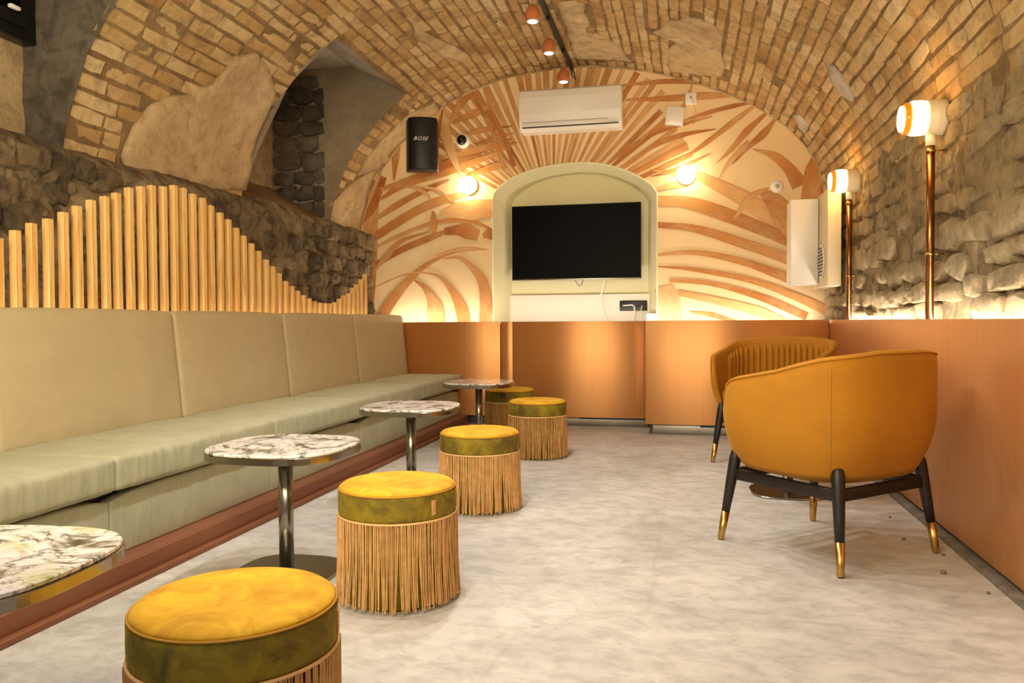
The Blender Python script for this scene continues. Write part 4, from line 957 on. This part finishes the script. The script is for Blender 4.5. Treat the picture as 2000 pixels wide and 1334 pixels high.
    for sx in (-1,1):
        for sy in (-1,1):
            top=Vector((sx*(FX-.047),sy*(FX-.050),.40)); bot=Vector((sx*FX,sy*FX,0)); 
            f=lambda z:bot+(top-bot)*(z/.40)
            m=M(); zs=[.125,.2,.3,.36,.385,.398,.404]; rs=[.0175,.0205,.0240,.0250,.022,.014,.002]
            m.tube([f(z) for z in zs],rs,14); lg=m.build('leg',MT['dark_wood'],r)
            m=M(); m.tube([f(z) for z in (.003,.006,.126)],[.0125,.0140,.0182],14); m.build('brass_tip',MT['brass'],lg)
            m=M(); m.tube([f(z) for z in (0,.003)],[.011,.011],12); m.build('foot_pad',MT['black'],lg)
    for (a,b) in (((-1,-1),(1,-1)),((-1,1),(1,1)),((-1,-1),(-1,1)),((1,-1),(1,1))):
        s_=.262; x0,x1=sorted((a[0]*s_,b[0]*s_)); y0,y1=sorted((a[1]*s_,b[1]*s_)); w=.012
        m=M(); m.box((x0-(w if x0==x1 else 0),y0-(w if y0==y1 else 0),.268),(x1+(w if x0==x1 else 0),y1+(w if y0==y1 else 0),.314),.004); m.build('frame_rail',MT['dark_wood'],r)
    return r
ch=make_chair('nearer ochre velvet armchair, seen from behind, beside the right copper panelling'); 
def face(dx,dy): return math.atan2(dy,dx)-math.pi/2
ch.location=(.572,3.475,0); ch.rotation_euler=(0,0,face(-.68,.73))
dup(ch,(.575,5.53,0),face(-.42,-.90),'farther ochre velvet armchair with channel-stitched inner back facing the room','ochre velvet tub armchairs')
# ================================================================== WALL FITTINGS
# television
r=root('television',(-1.05,7.68,1.36),'black wall-mounted television inside the arched niche','television')
m=M(); m.box((-1.695,7.672,1.362),(-.418,7.705,2.098),.004); m.build('housing',MT['black'],r,world=True)
m=M(); m.box((-1.687,7.6705,1.374),(-.426,7.6725,2.090),.0008,seg=1); m.build('screen',MT['screen'],r,world=True)
m=M(); m.box((-1.695,7.668,1.358),(-.418,7.676,1.371),.002); m.build('bottom_bezel',MT['steel'],r,world=True)
m=M(); m.box((-1.35,7.706,1.5),(-.75,7.80,1.95),.01); m.build('wall_bracket',MT['black'],r,world=True)
def cable(name,pts,rad,mat,label):
    P=np.array(pts,float); n=8; Q=[2*P[0]-P[1]]+list(P)+[2*P[-1]-P[-2]]; out=[]
    for i in range(1,len(Q)-2):
        for k in range(n):
            t=k/n; a,b,c,d=Q[i-1:i+3]; out.append(.5*((2*b)+(-a+c)*t+(2*a-5*b+4*c-d)*t*t+(-a+3*b-3*c+d)*t**3))
    out.append(Q[-2]); o=root(name,tuple(pts[0]),label,'cable'); m=M(); m.tube(out,rad,6); m.build('wire',mat,o,world=True); return o
cable('power_cable',[(-.775,7.70,1.37),(-.79,7.70,1.28),(-.81,7.69,1.16),(-.79,7.68,1.05),(-.75,7.66,.96),(-.72,7.62,.934)],.008,MT['white_plastic'],'white cable hanging from the television down to the ledge')
cable('signal_cable',[(-1.07,7.70,1.36),(-1.05,7.70,1.33),(-1.03,7.70,1.305),(-1.0,7.70,1.31),(-.985,7.70,1.36)],.003,MT['black'],'thin black cable loop under the television')
r=root('socket_plate',(-.50,7.76,1.05),'black socket plate in the lower right of the niche','socket')
m=M(); m.box((-.632,7.752,1.048),(-.366,7.770,1.148),.003); m.build('faceplate',MT['black'],r,world=True)
for x in (-.585,-.545,-.495,-.455,-.41):
    m=M(); m.lathe([(.013,7.7505),(.016,7.7515)],(x,0,1.098),14,axis='y'); m.build('outlet',MT['metal_frame'],r,world=True)
cable('plug_cable',[(-.60,7.745,1.10),(-.55,7.74,1.102),(-.50,7.73,1.10),(-.485,7.72,1.06),(-.49,7.70,.99),(-.51,7.66,.934)],.0075,MT['white_plastic'],'thick white plug cable on the left of the socket plate')
cable('plug_cable',[(-.412,7.745,1.10),(-.418,7.735,1.08),(-.425,7.72,1.02),(-.43,7.68,.934)],.004,MT['white_plastic'],'thin white plug cable on the right of the socket plate')
# air conditioner
r=root('air_conditioner',(-1.05,7.5,2.75),'white split air conditioner above the niche','air conditioner')
pf=[(7.497,2.745),(7.36,2.745),(7.315,2.765),(7.285,2.82),(7.275,2.90),(7.278,3.05),(7.295,3.115),(7.33,3.135),(7.497,3.135)]
m=M(); m.prism(pf,-1.535,-.575,axis='x',smooth=False); ac=m.build('body',MT['white_plastic'],r,world=True); b=ac.modifiers.new('b','BEVEL'); b.width=.012; b.segments=3; b.limit_method='ANGLE'
m=M(); m.box((-1.50,7.282,2.780),(-.70,7.315,2.815),.004); 
fl=m.build('air_flap',MT['white_plastic'],r,world=True); 
m=M(); m.box((-1.505,7.286,2.772),(-.60,7.312,2.777),.001,seg=1); m.build('flap_gap',MT['black'],r,world=True)
m=M(); m.box((-1.505,7.276,2.818),(-.70,7.300,2.821),.001,seg=1); m.build('flap_gap',MT['grey_plastic'],r,world=True)
m=M(); m.box((-.66,7.283,2.835),(-.63,7.289,2.848),.001,seg=1); m.build('indicator',MT['grey_plastic'],r,world=True)
# wall globes
def globe(x,z,label):
    r=root('globe_wall_light',(x,7.5,z),label,'wall lamp',group='glowing globe wall lights on the mural')
    m=M(); m.lathe([(.085,7.499),(.088,7.49),(.085,7.478),(.05,7.474)],(x,0,z),40,axis='y'); m.build('backplate',MT['brass'],r,world=True)
    m=M(); m.lathe([(.0005,7.32)]+[(.088*math.sin(a),7.408-.088*math.cos(a)) for a in np.linspace(.15,2.75,18)],(x,0,z),40,axis='y'); m.build('glass_globe',MT['globe'],r,world=True)
globe(-2.07,2.28,'glowing round globe light on the mural left of the niche, below the black speaker')
globe(.005,2.29,'glowing round globe light on the mural right of the niche')
# dome camera
r=root('security_camera',(-2.14,7.5,2.73),'white security camera with dark dome, right of the speaker','camera')
m=M(); m.lathe([(.07,7.498),(.072,7.47),(.066,7.455),(.045,7.45)],(-2.14,0,2.73),40,axis='y'); m.build('housing',MT['white_plastic'],r,world=True)
m=M(); m.lathe([(.0005,7.40)]+[(.050*math.sin(a),7.448-.048*math.cos(a)) for a in np.linspace(.15,1.6,10)],(-2.145,0,2.735),32,axis='y'); m.build('dome',MT['dome'],r,world=True)
m=M(); m.lathe([(.0005,7.432),(.018,7.436),(.02,7.445)],(-2.125,0,2.715),20,axis='y'); m.build('lens',MT['steel'],r,world=True)
# thermostat-like button
r=root('round_sensor',(.81,7.5,2.16),'small white round sensor on the mural near the right edge','sensor')
m=M(); m.lathe([(.058,7.499),(.057,7.485),(.03,7.478)],(.81,0,2.16),32,axis='y'); m.build('housing',MT['white_plastic'],r,world=True)
m=M(); m.lathe([(.018,7.477),(.017,7.465),(.012,7.463)],(.81,0,2.16),20,axis='y'); m.build('button',MT['grey_plastic'],r,world=True)
# router box and junction box
r=root('router_box',(-.10,7.5,2.84),'tilted white router box hanging on the mural, upper right','router')
m=M(); m.box((-.082,-.05,-.085),(.082,-.004,.085),.006); m.xf(Matrix.Translation((-.095,7.5,2.845))@Matrix.Rotation(math.radians(8),4,'Y')); m.build('case',MT['white_plastic'],r,world=True)
m=M(); m.box((-.072,-.044,-.0895),(.072,-.012,-.0855),.002); m.xf(Matrix.Translation((-.095,7.5,2.845))@Matrix.Rotation(math.radians(8),4,'Y')); m.build('port_strip',MT['grey_plastic'],r,world=True)
r=root('junction_box',(.05,7.5,3.0),'small white junction plate above the tilted router box','switch')
m=M(); m.box((-.002,7.478,2.945),(.100,7.499,3.055),.004); m.build('faceplate',MT['white_plastic'],r,world=True)
m=M(); m.lathe([(.007,7.470),(.007,7.4775)],(.05,0,3.01),12,axis='y'); m.build('outlet',MT['black'],r,world=True)
cable('antenna_wire',[(.052,7.466,3.01),(.07,7.468,2.96),(.088,7.488,2.90),(.09,7.49,2.82),(.06,7.49,2.75),(-.02,7.49,2.725),(-.11,7.49,2.735),(-.12,7.48,2.757)],.0022,MT['cord'],'thin pale wire looping from junction plate to router box')
# loudspeaker
r=root('loudspeaker',(-2.38,6.95,2.33),'black loudspeaker hung at the left end of the mural','speaker',rz=math.radians(20))
pl=[(-.15,.0),(-.13,-.135),(-.10,-.165),(-.03,-.185),(.04,-.185),(.10,-.168),(.135,-.135),(.15,.0)]
m=M(); m.prism(pl,0,.475,smooth=True); sp=m.build('cabinet',MT['speaker'],r); b=sp.modifiers.new('b','BEVEL'); b.width=.012; b.segments=3
fc=bpy.data.curves.new('logo','FONT'); fc.body='BOSE'; fc.size=.046; fc.extrude=.0012; fc.align_x='CENTER'; fc.shear=.35; fc.space_character=1.05; fc.resolution_u=3
tmp=bpy.data.objects.new('logo_tmp',fc); dg=bpy.context.evaluated_depsgraph_get(); COL.objects.link(tmp); dg.update(); lm=bpy.data.meshes.new_from_object(tmp.evaluated_get(dg)); bpy.data.objects.remove(tmp)
lm.materials.clear(); lm.materials.append(MT['logo'])
lo=link('logo',lm,r,label='silver lettering'); lo.rotation_euler=(math.radians(90),0,math.radians(0)); lo.location=(-.02,-.1875,.262); lo.scale=(1.15,1,1)
m=M(); m.box((-.03,.001,.18),(.03,.16,.30),.004); m.build('bracket',MT['metal_frame'],r)
# right-wall ventilation unit
r=root('ventilation_unit',(1.0,6.7,1.24),'white boxed ventilation unit in the corner beside the mural','vent')
m=M(); m.box((.835,6.72,1.235),(1.047,6.98,1.925),.006); m.build('front_box',MT['white_plastic'],r,world=True)
m=M(); m.box((1.05,6.33,1.205),(1.150,7.0,1.945),.006); m.build('side_box',MT['cream_plastic'],r,world=True)
m=M(); m.lathe([(.135,1.0485),(.135,1.040),(.128,1.036)],(0,6.56,1.405),32,axis='x'); m.build('grille_ring',MT['white_plastic'],r,world=True)
for k in range(9):
    z=1.405+(k-4)*.026; w=math.sqrt(max(.0004,.122**2-(z-1.405)**2)); m=M(); m.box((1.033,6.56-w,z-.009),(1.0362,6.56+w,z+.009),.001,seg=1); m.build('grille_slot',MT['black'],r,world=True)
# copper-pipe wall lamps
def wlamp(y,z,label,kp):
    r=root('pipe_wall_lamp',(1.17,y,.93),label,'wall lamp',group='copper pipe lamps on the right stone wall')
    c=(0,y,z); R=.087
    m=M(); m.lathe([(R*.92,1.235),(R*1.0,1.228),(R*.98,1.19),(R*.985,1.186),(R*.96,1.182),(R*.96,1.150),(R*.9,1.143)],c,40,axis='x'); m.build('lamp_base',MT['cream_plastic'],r,world=True)
    m=M(); m.lathe([(R*.93,1.142),(R*.97,1.12),(R*.96,1.085),(R*.90,1.072)],c,40,axis='x'); m.build('glass_drum',MT['lamp_glass'],r,world=True)
    m=M(); m.lathe([(R*.895,1.0715),(R*.90,1.060),(R*.86,1.048),(R*.74,1.042)],c,40,axis='x'); m.build('amber_band',MT['lamp_gold'],r,world=True)
    m=M(); m.lathe([(R*.735,1.0415),(R*.70,1.032),(R*.50,1.028),(R*.46,1.033),(.0006,1.034)],c,40,axis='x'); m.build('glass_cap',MT['lamp_glass'],r,world=True)
    m=M(); m.tube([(1.172,y,z-R*.9),(1.172,y,z-R-.05)],.024,14); m.build('socket_collar',MT['cream_plastic'],r,world=True)
    m=M(); m.tube([(1.172,y,z-R-.04),(1.172,y,.934)],.0195,16); m.build('pipe',MT['pipe'],r,world=True)
    for zz in (z-R-.075,1.27):
        m=M(); m.tube([(1.172,y,zz-.006),(1.172,y,zz+.006)],.0235,16); m.box((1.19,y-.005,zz-.004),(1.235,y+.005,zz+.004),.001); m.build('pipe_clip',MT['brass'],r,world=True)
wlamp(4.21,1.935,'nearer copper-pipe wall lamp with glowing glass drum','n')
wlamp(6.16,1.965,'farther copper-pipe wall lamp, beside the ventilation unit','f')
# track with spots
r=root('lighting_track',(-1.05,4,3.36),'black ceiling lighting track along the crown of the vault','track light')
m=M(); m.box((-1.068,.1,3.33),(-1.032,7.42,3.362),.003); m.build('rail',MT['metal_frame'],r,world=True)
m=M(); m.tube([(-1.05,7.42,3.345),(-1.03,7.45,3.30),(-1.02,7.45,3.24),(-1.05,7.44,3.28),(-1.06,7.42,3.34)],.006,6); m.build('feed_cable',MT['black'],r,world=True)
SPL={6.9:'farthest terracotta spot on the ceiling track, nearest the mural',6.14:'middle of the three terracotta spots on the ceiling track',5.47:'nearest in view of the three terracotta spots on the ceiling track'}
sp0=None
def mkspot(y,label):
    r=root('track_spotlight',(-1.05,y,3.1),label,'spotlight',group='terracotta ball spots on the track')
    R=.052
    m=M(); n=48; pr=[(.010,.075),(.024,.068),(.040,.050),(.050,.028),(.053,.004),(.050,-.020),(.043,-.036)]
    m.lathe(pr,n=n); V=np.array(m.v); a=np.arctan2(V[:,1],V[:,0]); rr=np.hypot(V[:,0],V[:,1]); k=1+.035*np.sign(np.sin(a*12))*(rr>.02); V[:,0]*=k;V[:,1]*=k; m.v=[tuple(q) for q in V]; m.build('ribbed_shade',MT['terracotta'],r)
    m=M(); m.lathe([(.0425,-.037),(.043,-.042),(.034,-.043)],n=32); m.build('rim',MT['white_plastic'],r)
    m=M(); m.lathe([(.0335,-.0432),(.030,-.0455),(.0006,-.046)],n=32); m.build('lens',MT['lens'],r)
    m=M(); m.tube([(0,0,.074),(0,0,.232)],.0045,8); m.build('stem',MT['terracotta'],r)
    m=M(); m.box((-.014,-.03,.2105),(.014,.03,.2295),.003); m.build('track_adapter',MT['metal_frame'],r)
    return r
for y in (6.9,6.14,5.47):
    mkspot(y,SPL[y])
# black window in the near recess
r=root('black_window',(-3.42,3.0,2.44),'black framed window with white handle, top left corner','window')
m=M(); m.box((-3.455,2.45,2.43),(-3.37,3.56,3.2),.004); m.build('frame',MT['black'],r,world=True)
m=M(); m.box((-3.369,2.5,2.49),(-3.352,3.50,3.15),.004); sash=m.build('sash',MT['black'],r,world=True)
m=M(); m.box((-3.3515,2.56,2.55),(-3.348,3.44,3.09),.001,seg=1); m.build('pane',MT['screen'],r,world=True)
m=M(); m.box((-3.350,3.36,2.555),(-3.325,3.42,2.575),.004); m.build('handle',MT['white_plastic'],sash,world=False)
for o in list(COL.objects):
    if o.name.startswith('handle'): o.location=(-sash.parent.location[0],-sash.parent.location[1],-sash.parent.location[2])
